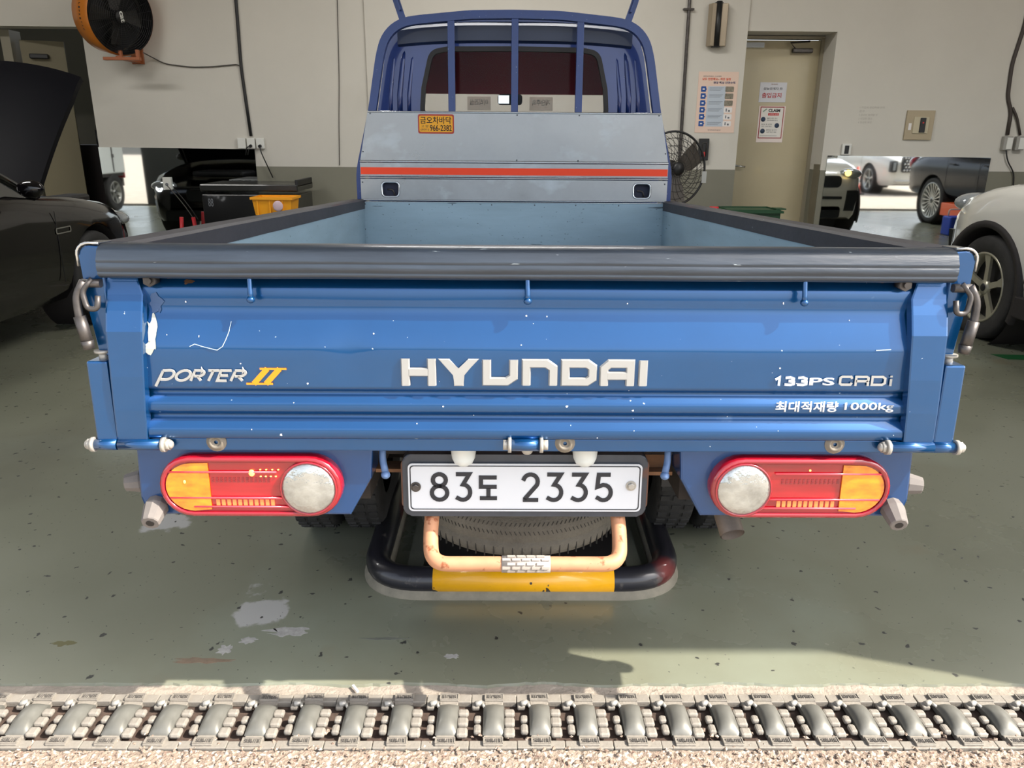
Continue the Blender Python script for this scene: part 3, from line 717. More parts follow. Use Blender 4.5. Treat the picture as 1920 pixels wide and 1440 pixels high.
pc([[(.92, 1), (.15, 1), (.08, .52), (.45, .60)]+el(.50, .30, .48, .30, 70, -130, 12)+[(.02, .12)]], .150, .1925)
for x, z, m_ in ((-.241, .631, steel), (.231, .635, bolt_m)):
    MB().lathe([(.0115, .048), (.0115, .0465), (.0, .0465)], (x, 0, z), 'Y', 20, smooth=False).lathe([(.008, .047), (.008, .041), (.0065, .040), (0, .040)], (x, 0, z), 'Y', 6, smooth=False).obj('plate_bolt', m_, pl)
for x in (-.135, .126):
    q = MB().lathe([(.034, .735), (.034, .730), (.028, .728), (.025, .705), (.020, .694), (.012, .688), (0, .686)], (x, .035, 0), 'Z', 24).obj('plate_lamp', frosted, hold)
# --- underbody
un = MB()
un.box((0, .13, .715), (1.5, .07, .05)); un.box((-.38, 2.1, .64), (.06, 4.0, .12)); un.box((.38, 2.1, .64), (.06, 4.0, .12)); un.box((0, .5, .70), (.8, .06, .06)); un.box((0, 1.4, .64), (.8, .08, .08))
un.cyl((-.72, 1.12, .34), (.72, 1.12, .34), .045); un.ell((0, 1.12, .34), (.13, .13, .13))
un.box((-.52, 1.1, .5), (.06, .9, .03)); un.box((.52, 1.1, .5), (.06, .9, .03))
un.obj('chassis_frame', under, truck)
MB().box((0, .105, .722), (.62, .02, .028)).box((.295, .11, .685), (.06, .03, .05)).box((-.295, .12, .650), (.08, .05, .008)).box((.285, .10, .655), (.08, .06, .008)).obj('cross_member', rust, truck)
# spare wheel lying flat
b = MB(); b.lathe([(.15, .462), (.20, .490), (.255, .492), (.276, .482), (.284, .466), (.286, .455), (.283, .452), (.287, .449), (.288, .415), (.2885, .385), (.285, .382), (.288, .378), (.284, .352), (.274, .338), (.255, .330), (.20, .334), (.15, .36)], (0, .56, 0), 'Z', 72)
sp = b.obj('spare_tyre', tyre_dust, truck)
b = MB()
for k in range(72):
    a = 2*PI*k/72
    if math.sin(a) > .35: continue
    c_, s_ = math.cos(a), math.sin(a); M = Matrix.Rotation(a, 3, 'Z')
    b.box((.2845*c_, .56+.2845*s_, .352), (.004, .0022, .030), M)
for k in range(150):
    a = 2*PI*k/150
    if math.sin(a) > .35: continue
    for zz, tl in ((.408, .5), (.432, -.5)):
        b.box((.2882*math.cos(a), .56+.2882*math.sin(a), zz), (.0015, .0018, .011), Matrix.Rotation(a, 3, 'Z')@Matrix.Rotation(tl, 3, 'X'))
b.obj('tread_groove', plastic_b, sp, kind='stuff')
MB().lathe([(.15, .465), (.14, .44), (.05, .43), (0, .43)], (0, .56, 0), 'Z', 32).obj('rim', steel, sp)
# step bar
stp = MB().tube(fillet([(-.210, .20, .66), (-.208, .11, .575), (-.211, .045, .520), (-.203, -.018, .480), (.203, -.018, .480), (.211, .045, .520), (.208, .11, .575), (.210, .20, .66)], .06, 7), .0165, 16).obj('step_bar', step_m, truck)
MB().tube([(-.052, -.018, .480), (.053, -.018, .480)], .0182, 16).obj('grip_sleeve', mat('grip_sleeve_grey', (150, 142, 134), .7), stp)
b = MB()
for r_ in range(5):
    a = R(-25+r_*27)
    for k in range(5 if r_ % 2 else 4): b.box((-.042+k*.021+(0 if r_ % 2 else .0105), -.018-.0190*math.cos(a), .480+.0190*math.sin(a)), (.0165, .0035, .0055), Matrix.Rotation(-a, 3, 'X'))
b.obj('step_grip', step_grip, stp, kind='stuff')
# exhaust
ex = MB(); d_ = Vector((.12, -.75, -.62)).normalized(); p0 = Vector((.470, .26, .585)); p1 = p0+d_*.17
ex.tube([p0, p1], .0285, 24, cap=False); ex.tube([p1, p0], .0262, 24, cap=False); ex.tube([p0+d_*.1, p0+d_*.101], .0262, 24)
ex.obj('exhaust_pipe', mat('exhaust_steel', (150, 138, 128), .5, .6, var=.2, vscale=20), truck)
# wheels
def wheel(parent, c, rad, rimr, wd, spokes, m_rim, side, name='wheel', twin=False, tread=True):
    """tyre about the X axis with its outer face toward side"""
    x, y, z = c; h = wd/2
    t = MB(); t.lathe([(rimr, -h*.8), (rimr+.01, -h*.95), (rad-.03, -h), (rad-.008, -h*.9), (rad, -h*.7), (rad, h*.7), (rad-.008, h*.9), (rad-.03, h), (rimr+.01, h*.95), (rimr, h*.8)], c, 'X', 48)
    if tread:
        for k in range(44):
            a = 2*PI*k/44
            for sx in (-.6, 0, .6): t.box((x+sx*h, y+(rad+.001)*math.cos(a), z+(rad+.001)*math.sin(a)), (h*.42, .02, .006), Matrix.Rotation(a-PI/2, 3, 'X'))
    o = t.obj(name, tyre_m, parent)
    r_ = MB(); so = side*h
    r_.lathe([(rimr+.004, so*.82), (rimr+.004, so*.95), (rimr-.012, so*.93), (rimr-.02, so*.3), (rimr-.03, so*-.2)], c, 'X', 48)
    r_.obj('rim', m_rim, o)
    MB().lathe([(rimr-.015, so*.1), (0, so*.1)], c, 'X', 32).obj('brake_disc', mat('dark_disc', (20, 19, 19), .7), o)
    s_ = MB()
    for k in range(spokes):
        a = 2*PI*k/spokes+.3; e = Vector((0, math.cos(a), math.sin(a))); f = Vector((0, -math.sin(a), math.cos(a))); w0, w1 = (.022, .03) if spokes <= 7 else (.008, .014)
        c0 = Vector((x+so*.55, y, z)); V = []
        for rr, ww, xx in ((.03, w0, .7), (rimr*.6, w0*.9, .72), (rimr-.012, w1*1.2, .84)):
            for q in (-1, 1):
                for dx in (0, -.02): V.append(s_.b.verts.new(Vector((x+so*xx+side*dx, y, z))+e*rr+f*ww*q))
        for i in (0, 4):
            a_, b_, c2, d2, e2, f2, g2, h2 = V[i:i+8]
            s_.face([a_, c2, g2, e2]); s_.face([b_, d2, h2, f2]); s_.face([a_, b_, f2, e2]); s_.face([c2, d2, h2, g2])
    s_.lathe([(.055, so*.55), (.052, so*.74), (.0, so*.78)], c, 'X', 20)
    s_.obj('spoke_set', m_rim, o)
    MB().lathe([(.028, so*.78), (.022, so*.83), (0, so*.83)], c, 'X', 18).obj('hub_cap', alloy_dk, o)
    return o
for xx, s in ((-.70, -1), (-.53, -1), (.53, 1), (.70, 1)): wheel(truck, (xx, 1.12, .34), .29, .17, .14, 6, steel, s)
for s in (-1, 1): wheel(truck, (s*.70, 3.75, .45), .29, .17, .15, 6, steel, s, tread=False)
for s in (-1, 1): box('mud_flap', plastic_b, (s*.61, .70, .52), (.34, .01, .32), truck)
# --- headboard
HB = 2.70
up_ = MB().prism([(-.812, 1.352), (.812, 1.352), (.763, 1.60), (-.763, 1.60)], HB, HB+.004).obj('head_panel', alu, truck, label='upper aluminium sheet of the headboard')
def ridge(z0, z1, hw, name='ridge', m=alu_rib, y=HB, d=.010):
    zc = (z0+z1)/2; b = MB()
    rows = [[(x, y-d*math.cos(R(t)), zc+(z1-z0)/2*math.sin(R(t))) for t in range(-90, 91, 22)] for x in (-hw, hw)]
    b.grid(rows); b.face([b.b.verts.new(p) for p in rows[0]]); b.face([b.b.verts.new(p) for p in rows[1]])
    return b.obj(name, m, up_)
ridge(1.5935, 1.603, .762, d=.006); ridge(1.345, 1.358, .812); ridge(1.264, 1.2725, .814); ridge(1.274, 1.280, .814, d=.005); ridge(1.150, 1.158, .815); ridge(1.141, 1.147, .815, d=.006)
box('tape_channel', alu, (0, HB+.004, 1.312), (1.626, .010, .064), up_)
box('orange_tape', orange, (0, HB-.002, 1.303), (1.622, .003, .036), up_)
mid = box('head_panel', alu, (0, HB+.002, 1.208), (1.628, .004, .108), truck, label='middle aluminium strip with two hand holes')
cuts = []
for x in (-.657, .680): cuts.append(MB().prism(rrect(x-.043, x+.043, 1.174, 1.244, .018), HB-.03, HB+.03).obj('cut', alu))
boolean(mid, cuts)
for x in (-.657, .680):
    b = MB(); o_ = rrect(x-.050, x+.050, 1.167, 1.251, .022); i_ = rrect(x-.0425, x+.0425, 1.1745, 1.2435, .018); n = len(o_)
    rg = [[b.b.verts.new((p[0], y, p[1])) for p in pp] for pp, y in ((o_, HB), (o_, HB-.003), (i_, HB-.006), (i_, HB+.02))]
    for A, B2 in zip(rg[:-1], rg[1:]):
        for k in range(n): b.face([A[k], A[(k+1) % n], B2[(k+1) % n], B2[k]], True)
    b.obj('hand_hole_rim', alu_rib, mid)
    MB().box((x, HB+.045, 1.21), (.12, .01, .10)).obj('hole_shade_sheet', mat('dark_blue_shadow', (22, 30, 56), .6), mid)  # dark sheet added for the shade seen through the hand hole
    MB().tube(fillet([(x-.02, HB+.03, 1.208), (x+.008, HB+.026, 1.208), (x+.018, HB+.03, 1.178)], .012), .004, 8).obj('hand_hole_hook', steel, mid)
lowp = box('head_panel', alu_blue, (0, HB+.002, .955), (1.626, .004, .372), truck, label='lower pale blue grey sheet of the headboard')
rv = MB()
for z in (1.589, 1.40): 
    for x in (-.75, .75): rv.ell((x+(0 if z > 1.5 else math.copysign(.045, x)), HB-.001, z), (.0038, .003, .0038), 8, 6)
for z in (1.587, 1.362):
    for x in (.012, .335): rv.ell((x, HB-.001, z), (.0038, .003, .0038), 8, 6)
for x in (-.795, -.56, -.33, -.12, .11, .33, .56, .80): rv.ell((x, HB-.001, 1.132), (.0036, .003, .0036), 8, 6)
for x, z in ((-.80, 1.00), (-.804, 1.245), (.80, 1.245)): rv.ell((x, HB-.001, z), (.0038, .003, .0038), 8, 6)
rv.obj('rivet', mat('rivet_grey', (90, 95, 102), .4, .6), up_, kind='stuff')
# trade sticker
st = MB().prism(rrect(-.503, -.316, 1.492, 1.588, .010), HB-.0008, HB-.0022).obj('shop_sticker', mat('sticker_red', (176, 58, 40), .5), up_)
MB().prism(rrect(-.496, -.323, 1.500, 1.580, .008), HB-.0022, HB-.0030).obj('sticker_face', mat('sticker_yellow', (244, 172, 26), .5), up_)
text('금오차바닥', (-.491, -.330, 1.541, 1.576), HB-.0031, 'sticker_text', black_print, up_, bold=.012)
text('966-2382', (-.441, -.328, 1.505, 1.535), HB-.0031, 'sticker_text', black_print, up_, bold=.012)
text('고 양', (-.487, -.449, 1.522, 1.535), HB-.0031, 'sticker_text', black_print, up_)
text('(031)', (-.489, -.447, 1.505, 1.517), HB-.0031, 'sticker_text', black_print, up_)
# --- guard frame of square tube
def sqtube(b, pts, w_, d_):
    P = [Vector(p) for p in pts]; rings = []
    for i, p in enumerate(P):
        a = (P[i]-P[i-1]).normalized() if i else (P[1]-P[0]).normalized(); c = (P[i+1]-P[i]).normalized() if i < len(P)-1 else a
        t = (a+c).normalized(); n_ = Vector((-t.z, 0, t.x)); k = 1/max(.5, t.dot(a))
        rings.append([b.b.verts.new(p+n_*u*k+Vector((0, v, 0))) for u, v in ((w_/2, -d_/2), (w_/2, d_/2), (-w_/2, d_/2), (-w_/2, -d_/2))])
    for A, C in zip(rings[:-1], rings[1:]):
        for k in range(4): b.face([A[k], A[(k+1) % 4], C[(k+1) % 4], C[k]])
    b.face(rings[0][::-1]); b.face(rings[-1]); return b
outl = [(-.815, HB+.03, .76), (-.818, HB+.03, 1.30), (-.742, HB+.03, 1.60), (-.692, HB+.03, 1.87), (-.668, HB+.03, 1.945), (-.628, HB+.03, 1.995), (-.57, HB+.03, 2.028), (-.50, HB+.03, 2.040), (-.23, HB+.03, 2.066), (.0, HB+.03, 2.070)]
outl = outl+[(-p[0], p[1], p[2]) for p in outl[-2::-1]]
gf = sqtube(MB(), fillet(outl, .05, 3), .040, .040).obj('guard_frame', mat('guard_blue_paint', (4, 48, 116), .4, .2, .4, var=.1, vscale=7), truck)
overlay(MATS['guard_blue_paint'], (140, 160, 185), 60, .72, .75, .6)
for x in (-.327, -.002, .331): box('guard_bar', MATS['guard_blue_paint'], (x, HB+.03, 1.82), (.036, .03, .46), gf, bev=.002)
for s in (-1, 1):
    sqtube(MB(), [(s*.568, HB+.025, 2.035), (s*.600, HB+.025, 2.13), (s*.625, HB+.025, 2.235)], .034, .02).obj('load_horn', MATS['guard_blue_paint'], gf)
    sqtube(MB(), [(s*.578, HB+.012, 2.08), (s*.632, HB+.012, 2.235)], .010, .05).obj('horn_flange', MATS['guard_blue_paint'], gf)
# --- cab
CY = 2.93
def cab_out(f=1.0, dz=0.): return [(-.77*f, .80), (-.775*f, 1.45), (-.745*f, 1.62), (-.695*f, 1.90), (-.665*f, 2.0+dz), (-.60*f, 2.058+dz), (-.45*f, 2.078+dz), (0, 2.092+dz), (.45*f, 2.078+dz), (.60*f, 2.058+dz), (.665*f, 2.0+dz), (.695*f, 1.90), (.745*f, 1.62), (.775*f, 1.45), (.77*f, .80)]
rings = []
b = MB()
def ring(f, y, dz=0, lo=None):
    return [(x, y, z) for x, z in cab_out(f, dz)]
stn = [ring(.96, CY, -.02), ring(.995, CY+.02), ring(1.0, CY+.06), ring(1.01, CY+.5), ring(1.02, CY+1.0, -.02)]
b.grid(stn, smooth=True)
# nose below the windscreen
b.grid([[(x, CY+1.0, z) for x, z in ((-.78, .5), (-.80, 1.35), (.80, 1.35), (.78, .5))], [(x, CY+1.45, z) for x, z in ((-.76, .5), (-.78, 1.30), (.78, 1.30), (.76, .5))]], smooth=False)
b.box((0, CY+1.44, .95), (1.56, .05, .8), bev=.02); b.box((-.79, CY+.72, .95), (.05, 1.42, .85), bev=.01); b.box((.79, CY+.72, .95), (.05, 1.42, .85), bev=.01)
b.box((0, CY+.5, .62), (1.5, 1.3, .05))
for s in (-1, 1): b.tube([(s*.70, CY+.98, 2.0), (s*.78, CY+1.42, 1.32)], .03, 8)
cab = b.obj('cab_body', blue_dk, truck)
# rear wall with the window opening and pressed ribs
wall = MB().prism([(x, z) for x, z in cab_out(1.0, -.005)], CY-.006, CY+.012, bev=.004).obj('cab_rear_wall', blue_dk, cab)
def win(f=0.): return [(-.47-f, 1.585-f), (.47+f, 1.585-f)]+arc(.462, 1.632, .047+f, -80, 10, 5)+[(.500+f, 1.74), (.470+f, 1.86)]+arc(.400, 1.868, .066+f, 10, 80, 5)+[(.36, 1.942+f), (0, 1.946+f), (-.36, 1.942+f)]+arc(-.400, 1.868, .066+f, 100, 170, 5)+[(-.470-f, 1.86), (-.500-f, 1.74)]+arc(-.462, 1.632, .047+f, 170, 260, 5)
boolean(wall, [MB().prism(win(), CY-.1, CY+.1).obj('cut', blue_dk)])
b = MB(); o_, i_ = win(.004), win(-.020); n = len(o_)
rg = [[b.b.verts.new((p[0], y, p[1])) for p in pp] for pp, y in ((o_, CY+.01), (o_, CY-.012), (i_, CY-.012), (i_, CY+.012))]
for A, B2 in zip(rg[:-1], rg[1:]):
    for k in range(n): b.face([A[k], A[(k+1) % n], B2[(k+1) % n], B2[k]])
b.obj('window_seal', mat('window_seal_black', (30, 28, 30), .5), cab)
MB().prism(win(-.012), CY+.002, CY+.006).obj('rear_window', glass, cab)
for s in (-1, 1):
    for xo, wd_ in ((.575, .012), (.625, .016), (.675, .012)):
        MB().tube([(s*xo, CY+.0, 1.45), (s*(xo-.003), CY-.002, 1.70), (s*(xo-.025), CY+.004, 1.88), (s*(xo-.045), CY+.012, 1.96)], [wd_, wd_, wd_, wd_*.8], 12).obj('pressed_rib', blue_dk, cab)
sp_ = MB(); rows = []
for x in np.linspace(-.62, .62, 21): rows.append([(x, CY-.012, 1.965-.10*abs(x)**3), (x, CY-.05, 1.972-.1*abs(x)**3), (x, CY-.055, 2.045-.13*abs(x)**3), (x, CY+.02, 2.085-.13*abs(x)**3)])
sp_.grid(rows, smooth=False)
sp_.obj('roof_lip', mat('dark_roof_lip', (34, 50, 82), .5, .1, .3), cab)
# windscreen, sun band, interior
MB().prism([(-.72, 1.34), (.72, 1.34), (.66, 2.0), (-.66, 2.0)], CY+1.18, CY+1.184).obj('windscreen', glass, cab)
MB().prism([(-.70, 1.80), (.70, 1.80), (.60, 2.066), (-.60, 2.066)], CY+.97, CY+.975).obj('sun_band', sunband, cab)
it = MB().box((-.36, CY+.28, 1.25), (.50, .12, .62), bev=.04).box((.36, CY+.28, 1.25), (.50, .12, .62), bev=.04).box((0, CY+1.2, 1.22), (1.4, .3, .25), bev=.03)
it.obj('cab_interior', dark_int, cab)
m_ = MB().prism(rrect(-.10, .06, 1.725, 1.79, .02), CY+.85, CY+.88, bev=.004).obj('inside_mirror', dark_int, cab)
box('inside_mirror_glass', mirror_m, (-.06, CY+.848, 1.757), (.07, .002, .05), cab)
for x0 in (-.31, .115):
    q = MB().prism([(x0, 1.71), (x0+.16, 1.71), (x0+.16, 1.80), (x0, 1.80)], CY+1.14, CY+1.142).obj('windscreen_sticker', mat('faded_sticker', (226, 228, 214), .7, alpha=.4), cab)
    text('계단주의' if x0 > 0 else '머리조심', (x0+.02, x0+.14, 1.745, 1.785), CY+1.139, 'sticker_text', mat('faded_print', (128, 138, 132), .7), cab, mirror=True, bold=.01)
    strokes([['c', (0, 0), (1, 0), (.5, 1)]], .009, CY+1.139, CY+1.137, 'warning_triangle', MATS['faded_print'], cab, x0+.03, 1.835, .10, .075)

# ================================================================== FLOOR GUARD
gd = thing('pipe_guard', 'black floor guard pipe with yellow front section below the truck', 'guard rail', (.03, .62, 0))
rz_ = .045
full = fillet([(-.455, 1.3, rz_), (-.462, -.03, rz_), (.478, -.03, rz_), (.505, 1.3, rz_)], .16, 10)
MB().tube(full, .040, 20).obj('bent_pipe', blackpipe, gd)
MB().tube([(-.268, -.03, rz_), (.292, -.03, rz_)], .0408, 24).obj('painted_section', yellow, gd, label='yellow painted middle section')
for s in (-1, 1): MB().box((s*.36+.02, .60, .012), (.05, 1.3, .02)).obj('base_rail', mat('grey_base_rail', (96, 98, 88), .6, .2, var=.2, vscale=9), gd)
box('pit_darkness', mat('pit_dark_black', (22, 18, 18), .7), (.02, .62, .004), (.66, 1.2, .008), gd)  # black plate laid in as the darkness of the pit opening
lp_ = MB(); 
for k in range(60):
    t = k/59; 
tag(MB().prism([(3.27, 3.30), (4.4, 3.20), (4.4, 3.32), (3.23, 3.42)], .001, .003, plane='XY').obj('floor_marking', green_floor), 'dark green painted marking on the floor beside the white car', 'floor marking')
# grout ring around the guard
struct(MB().tube([(p[0]+.03, p[1]+.62, -.012) for p in full], .050, 12).obj('floor_grout', mat('floor_grout', (128, 122, 108), .8, var=.2, vscale=20)))

# ================================================================== CARS
def car(name, label, loc, rz, L, W, H, paint, zh, zb, kind, wheelR, rimR, spokes, rim_m, fa, ra, arch=None, group=None, hood_open=False, clad=False, front=True, zs=.24, detail=True):
    """y forward; front end at y=+0 and the tail at -L; loft of half sections"""
    t = thing(name, label, 'car', loc, rz, group); w2 = W/2
    # stations: y, top z, half width, lower z
    if kind == 'suv':
        ST = [(0.0, zh-.40, w2*.54, zs+.14), (-.04, zh-.29, w2*.68, zs+.04), (-.16, zh-.20, w2*.80, zs), (-.36, zh-.13, w2*.90, zs-.02), (-.62, zh-.08, w2*.975, zs), (-.9, zh-.035, w2, zs), (-1.35, zh, w2, zs), (-1.7, zh+.02, w2, zs), (-2.6, zb, w2, zs), (-L+.6, zb, w2, zs), (-L+.2, zb-.05, w2*.96, zs+.02), (-L+.03, zb-.12, w2*.86, zs+.10), (-L, zb-.3, w2*.78, zs+.2)]
    else:
        ST = [(0.0, zh-.40, w2*.58, zs+.06), (-.05, zh-.29, w2*.76, zs), (-.18, zh-.20, w2*.89, zs-.02), (-.42, zh-.12, w2*.965, zs-.03), (-.9, zh-.05, w2, zs), (-1.35, zh-.005, w2, zs), (-1.7, zh+.03, w2, zs), (-2.6, zb, w2, zs), (-L+.9, zb, w2, zs), (-L+.3, zb-.02, w2*.95, zs+.02), (-L+.04, zb-.12, w2*.84, zs+.1), (-L, zb-.32, w2*.76, zs+.2)]
    def half(y, zt, w_, zl):
        d = zt-zl
        tz = -.16 if (hood_open and -1.25 < y < -.1) else 0
        return [(0, zt+tz), (w_*.55, zt-.004+tz), (w_*.80, zt-.016+tz*.9), (w_*.835, zt-.018), (w_*.93, zt-.055), (w_*.985, zt-.13), (w_, zt-.22), (w_*.995, zl+d*.40), (w_*.985, zl+d*.25), (w_*.965, zl+d*.10), (w_*.90, zl), (0, zl)]
    rows = []
    YS = []
    for (y0, a0, b0, c0), (y1, a1, b1, c1) in zip(ST[:-1], ST[1:]):
        n_ = max(1, int(abs(y1-y0)/.18))
        for k in range(n_):
            f = k/n_; YS.append((y0+(y1-y0)*f, a0+(a1-a0)*f, b0+(b1-b0)*f, c0+(c1-c0)*f))
    YS.append(ST[-1])
    for st_ in YS:
        h = half(*st_); rows.append([(x, st_[0], z) for x, z in h]+[(-x, st_[0], z) for x, z in h[-2:0:-1]])
    b = MB(); V = b.grid(rows, cv=True); b.face(V[0]); b.face(V[-1][::-1])
    body = b.obj('body', paint, t)
    ar = arch or wheelR+.055
    boolean(body, [MB().cyl((s*(w2-.30), y, wheelR), (s*(w2+.1), y, wheelR), ar, n=40).obj('cut', paint) for s in (-1, 1) for y in (-fa, -ra)])
    for p in body.data.polygons: p.use_smooth = True
    try:
        body.data.set_sharp_from_angle(angle=R(38))
    except Exception: pass
    for s in (-1, 1):
        for y in (-fa, -ra):
            MB().lathe([(ar-.002, s*(w2-.30)), (ar-.004, s*(w2-.015))], (0, y, wheelR), 'X', 40).lathe([(ar, s*(w2-.30)), (0, s*(w2-.30))], (0, y, wheelR), 'X', 32).obj('arch_liner', blk_clad, t)
            if clad:
                q = MB(); n_ = 28; rr = []
                for k in range(n_+1):
                    a = R(-22+224*k/n_); rr.append([(s*(w2-.03), y+math.cos(a)*(ar-.004), wheelR+math.sin(a)*(ar-.004)), (s*(w2+.012), y+math.cos(a)*(ar-.004), wheelR+math.sin(a)*(ar-.004)), (s*(w2+.010), y+math.cos(a)*(ar+.040), wheelR+math.sin(a)*(ar+.040)), (s*(w2-.02), y+math.cos(a)*(ar+.046), wheelR+math.sin(a)*(ar+.046))])
                q.grid(rr); q.obj('arch_cladding', blk_clad, t)
            wheel(t, (s*(w2-.125), y, wheelR), wheelR, rimR, .215, spokes, rim_m, s, tread=False)
    if clad:
        for s in (-1, 1): MB().box((s*(w2-.005), -(fa+ra)/2, zs+.05), (.04, ra-fa-2*ar-.02, .14), bev=.01).obj('sill_cladding', blk_clad, t)
    # greenhouse
    if kind == 'suv': G = [(-1.28, zh+.0, .90), (-1.95, H-.03, .74), (-2.4, H, .76), (-3.5, H-.01, .76), (-L+.30, H-.10, .72), (-L+.12, zb-.02, .84)]
    else: G = [(-1.42, zh+.0, .86), (-2.15, H-.02, .66), (-2.6, H, .68), (-3.3, H-.03, .68), (-4.0, zb+.12, .66), (-4.35, zb, .8)]
    rows = [];
    for i, (y, z, f) in enumerate(G):
        zb_ = zb-.03 if z > zb else z-.02
        rows.append([(-w2*.90, y, min(zb_, z)), (-w2*f-.02, y, z-.05 if z > zb+.06 else z), (-w2*f*.9, y, z), (w2*f*.9, y, z), (w2*f+.02, y, z-.05 if z > zb+.06 else z), (w2*.90, y, min(zb_, z))])
    b = MB(); b.grid(rows, smooth=False); b.obj('glasshouse', windglass, t)
    b = MB(); r2 = [[(-w2*f-.024, y, z-.045), (-w2*f*.9, y, z+.004), (0, y, z+.018), (w2*f*.9, y, z+.004), (w2*f+.024, y, z-.045)] for y, z, f in G[1:-1]]
    b.grid(r2); b.obj('roof', paint, t)
    for s in (-1, 1):
        for i, (a, c) in enumerate(zip(G[:-1], G[1:])):
            if i in (0, len(G)-2):
                MB().tube([(s*(w2*(.90 if i == 0 else a[2])+.0), a[0], a[1]-.03), (s*(w2*(c[2] if i == 0 else .9)+.01), c[0], c[1]-.03)], .028, 8).obj('roof_pillar', paint, t)
        MB().tube([(s*w2*.84, -2.55, zb-.05), (s*(w2*G[2][2]+.02), -2.6, H-.05)], .022, 8).obj('roof_pillar', paint, t)
        q = MB().ell((s*(w2+.09), -1.75, zb+.07), (.085, .045, .055), 16, 10); q.obj('door_mirror', paint, t)
        q = MB()
        for yd in (-1.38, -2.55, -3.45):
            if yd > -L+.8: q.box((s*(w2+.0005), yd, (zb+zs)/2+.02), (.003, .006, zb-zs-.24))
        q.obj('door_seam', plastic_b, t, kind='stuff')
        for yd in (-2.35, -3.28):
            MB().box((s*(w2+.012), yd, zb-.14), (.02, .16, .022), bev=.006).obj('door_handle', paint, t)
    return t
# white crossover at right, nose to the back wall
suv = car('crossover_car', 'white crossover car at right with black wheel arches and headlamps on', (4.27, 4.80, 0), 0, 4.45, 1.84, 1.63, wht_car, 1.13, 1.13, 'suv', .365, .245, 5, mat('machined_alloy', (172, 168, 150), .32, .5), .90, 3.57, arch=.425, clad=True, zs=.27)
for s in (-1, 1):
    MB().ell((s*.60, -.17, .90), (.16, .13, .075), 20, 12, ).obj('headlamp', headl, suv)
    MB().ell((s*.52, -.05, .915), (.045, .03, .045), 14, 10).obj('headlamp_bulb', headl_amb, suv)
    q = MB()
    for dx in (-.035, .035):
        for dz in (-.03, .03): q.ell((s*.58+dx, -.022, .60+dz), (.026, .02, .024), 12, 8)
    q.obj('fog_lamp', headl_on, suv)
    MB().prism([(s*.50, .40), (s*.64, .40), (s*.68, .68), (s*.52, .68)], -.09, .0).obj('fog_lamp_surround', grille_m, suv)
MB().prism(rrect(-.42, .42, .72, .88, .06), -.06, .012, bev=.01).obj('grille', grille_m, suv)
MB().box((0, -.0, .58), (.9, .05, .04), bev=.01).obj('bumper_slot', grille_m, suv)
MB().prism(rrect(-.45, .45, .30, .46, .04), -.08, .0, bev=.01).obj('lower_grille', grille_m, suv)
# black saloon at left, bonnet up
sed = car('saloon_car', 'black saloon car at left with its bonnet raised', (-4.00, 5.20, 0), 0, 4.9, 1.86, 1.46, blk_gloss, .985, .96, 'sedan', .335, .235, 10, alloy_dk, .86, 3.80, hood_open=True)
for s in (-1, 1):
    MB().ell((s*.68, -.19, .69), (.17, .15, .07), 20, 12).obj('headlamp', headl, sed)
    q = MB()
    for dx in (-.075, .035):
        q.tube([(s*(.62)+dx+.036*math.cos(a), -.055-.02*abs(dx+s*.02), .665+.036*math.sin(a)) for a in np.linspace(0, 2*PI, 17)[:-1]], .010, 6, close=True)
    q.tube([(s*.50, -.04, .71), (s*.74, -.12, .735)], .009, 6)
    q.obj('headlamp_ring', headl_on, sed)
for s in (-1, 1): MB().prism(rrect(s*.17-.14, s*.17+.14, .50, .66, .05), -.06, .02, bev=.008).obj('grille', grille_m, sed)
MB().prism(rrect(-.62, .62, .24, .38, .04), -.06, .01).obj('lower_grille', grille_m, sed)
# raised bonnet: hinge at y=-1.1, leaning forward
b = MB(); rows = []
hy0, hz0 = Vector((0, -1.35, .985)), Vector((0, -.42, 1.87))
dv = hz0-hy0; nrm = Vector((0, -dv.z, dv.y)).normalized()
for k in range(13):
    f = k/12; row = []
    wv = .80-.0*f-.10*max(0, f-.75)**1.5*3
    for j in range(-10, 11):
        u = j/10; edge = .035*(u**4)+.05*(max(0, f-.8)*5)**2*.6
        row.append(Vector((u*wv, 0, 0))+hy0+dv*(f*(1-.06*u*u))+nrm*(.05*(1-u*u)-edge+.03*math.sin(f*PI)))
    rows.append(row)
b.grid(rows); b.grid([[p-nrm*.02 for p in r] for r in rows])
b.grid([[p for p in rows[-1]], [p-nrm*.045 for p in rows[-1]]]); b.grid([[r[-1] for r in rows], [r[-1]-nrm*.04 for r in rows]]); b.grid([[r[0] for r in rows], [r[0]-nrm*.04 for r in rows]])
b.obj('bonnet', blk_satin, sed)
MB().tube([(.74, -1.22, .97), (.72, -.95, 1.32)], .008, 8).tube([(-.74, -1.22, .97), (-.72, -.95, 1.32)], .008, 8).obj('gas_strut', steel, sed)
MB().box((.60, -.62, .86), (.18, .4, .1), bev=.02).box((0, -.65, .84), (.7, .6, .08), bev=.03).obj('engine_cover', plastic_b, sed)
vb = rrect(-1.40, -1.21, .705, .748, .012, 3)
q = MB(); n = len(vb); oo = [q.b.verts.new((.934, p[0], p[1])) for p in vb]; ii = [q.b.verts.new((.934, -1.305+(p[0]+1.305)*.88, .7265+(p[1]-.7265)*.62)) for p in vb]
for k in range(n): q.face([oo[k], oo[(k+1) % n], ii[(k+1) % n], ii[k]])
q.obj('fender_vent', chrome, sed)
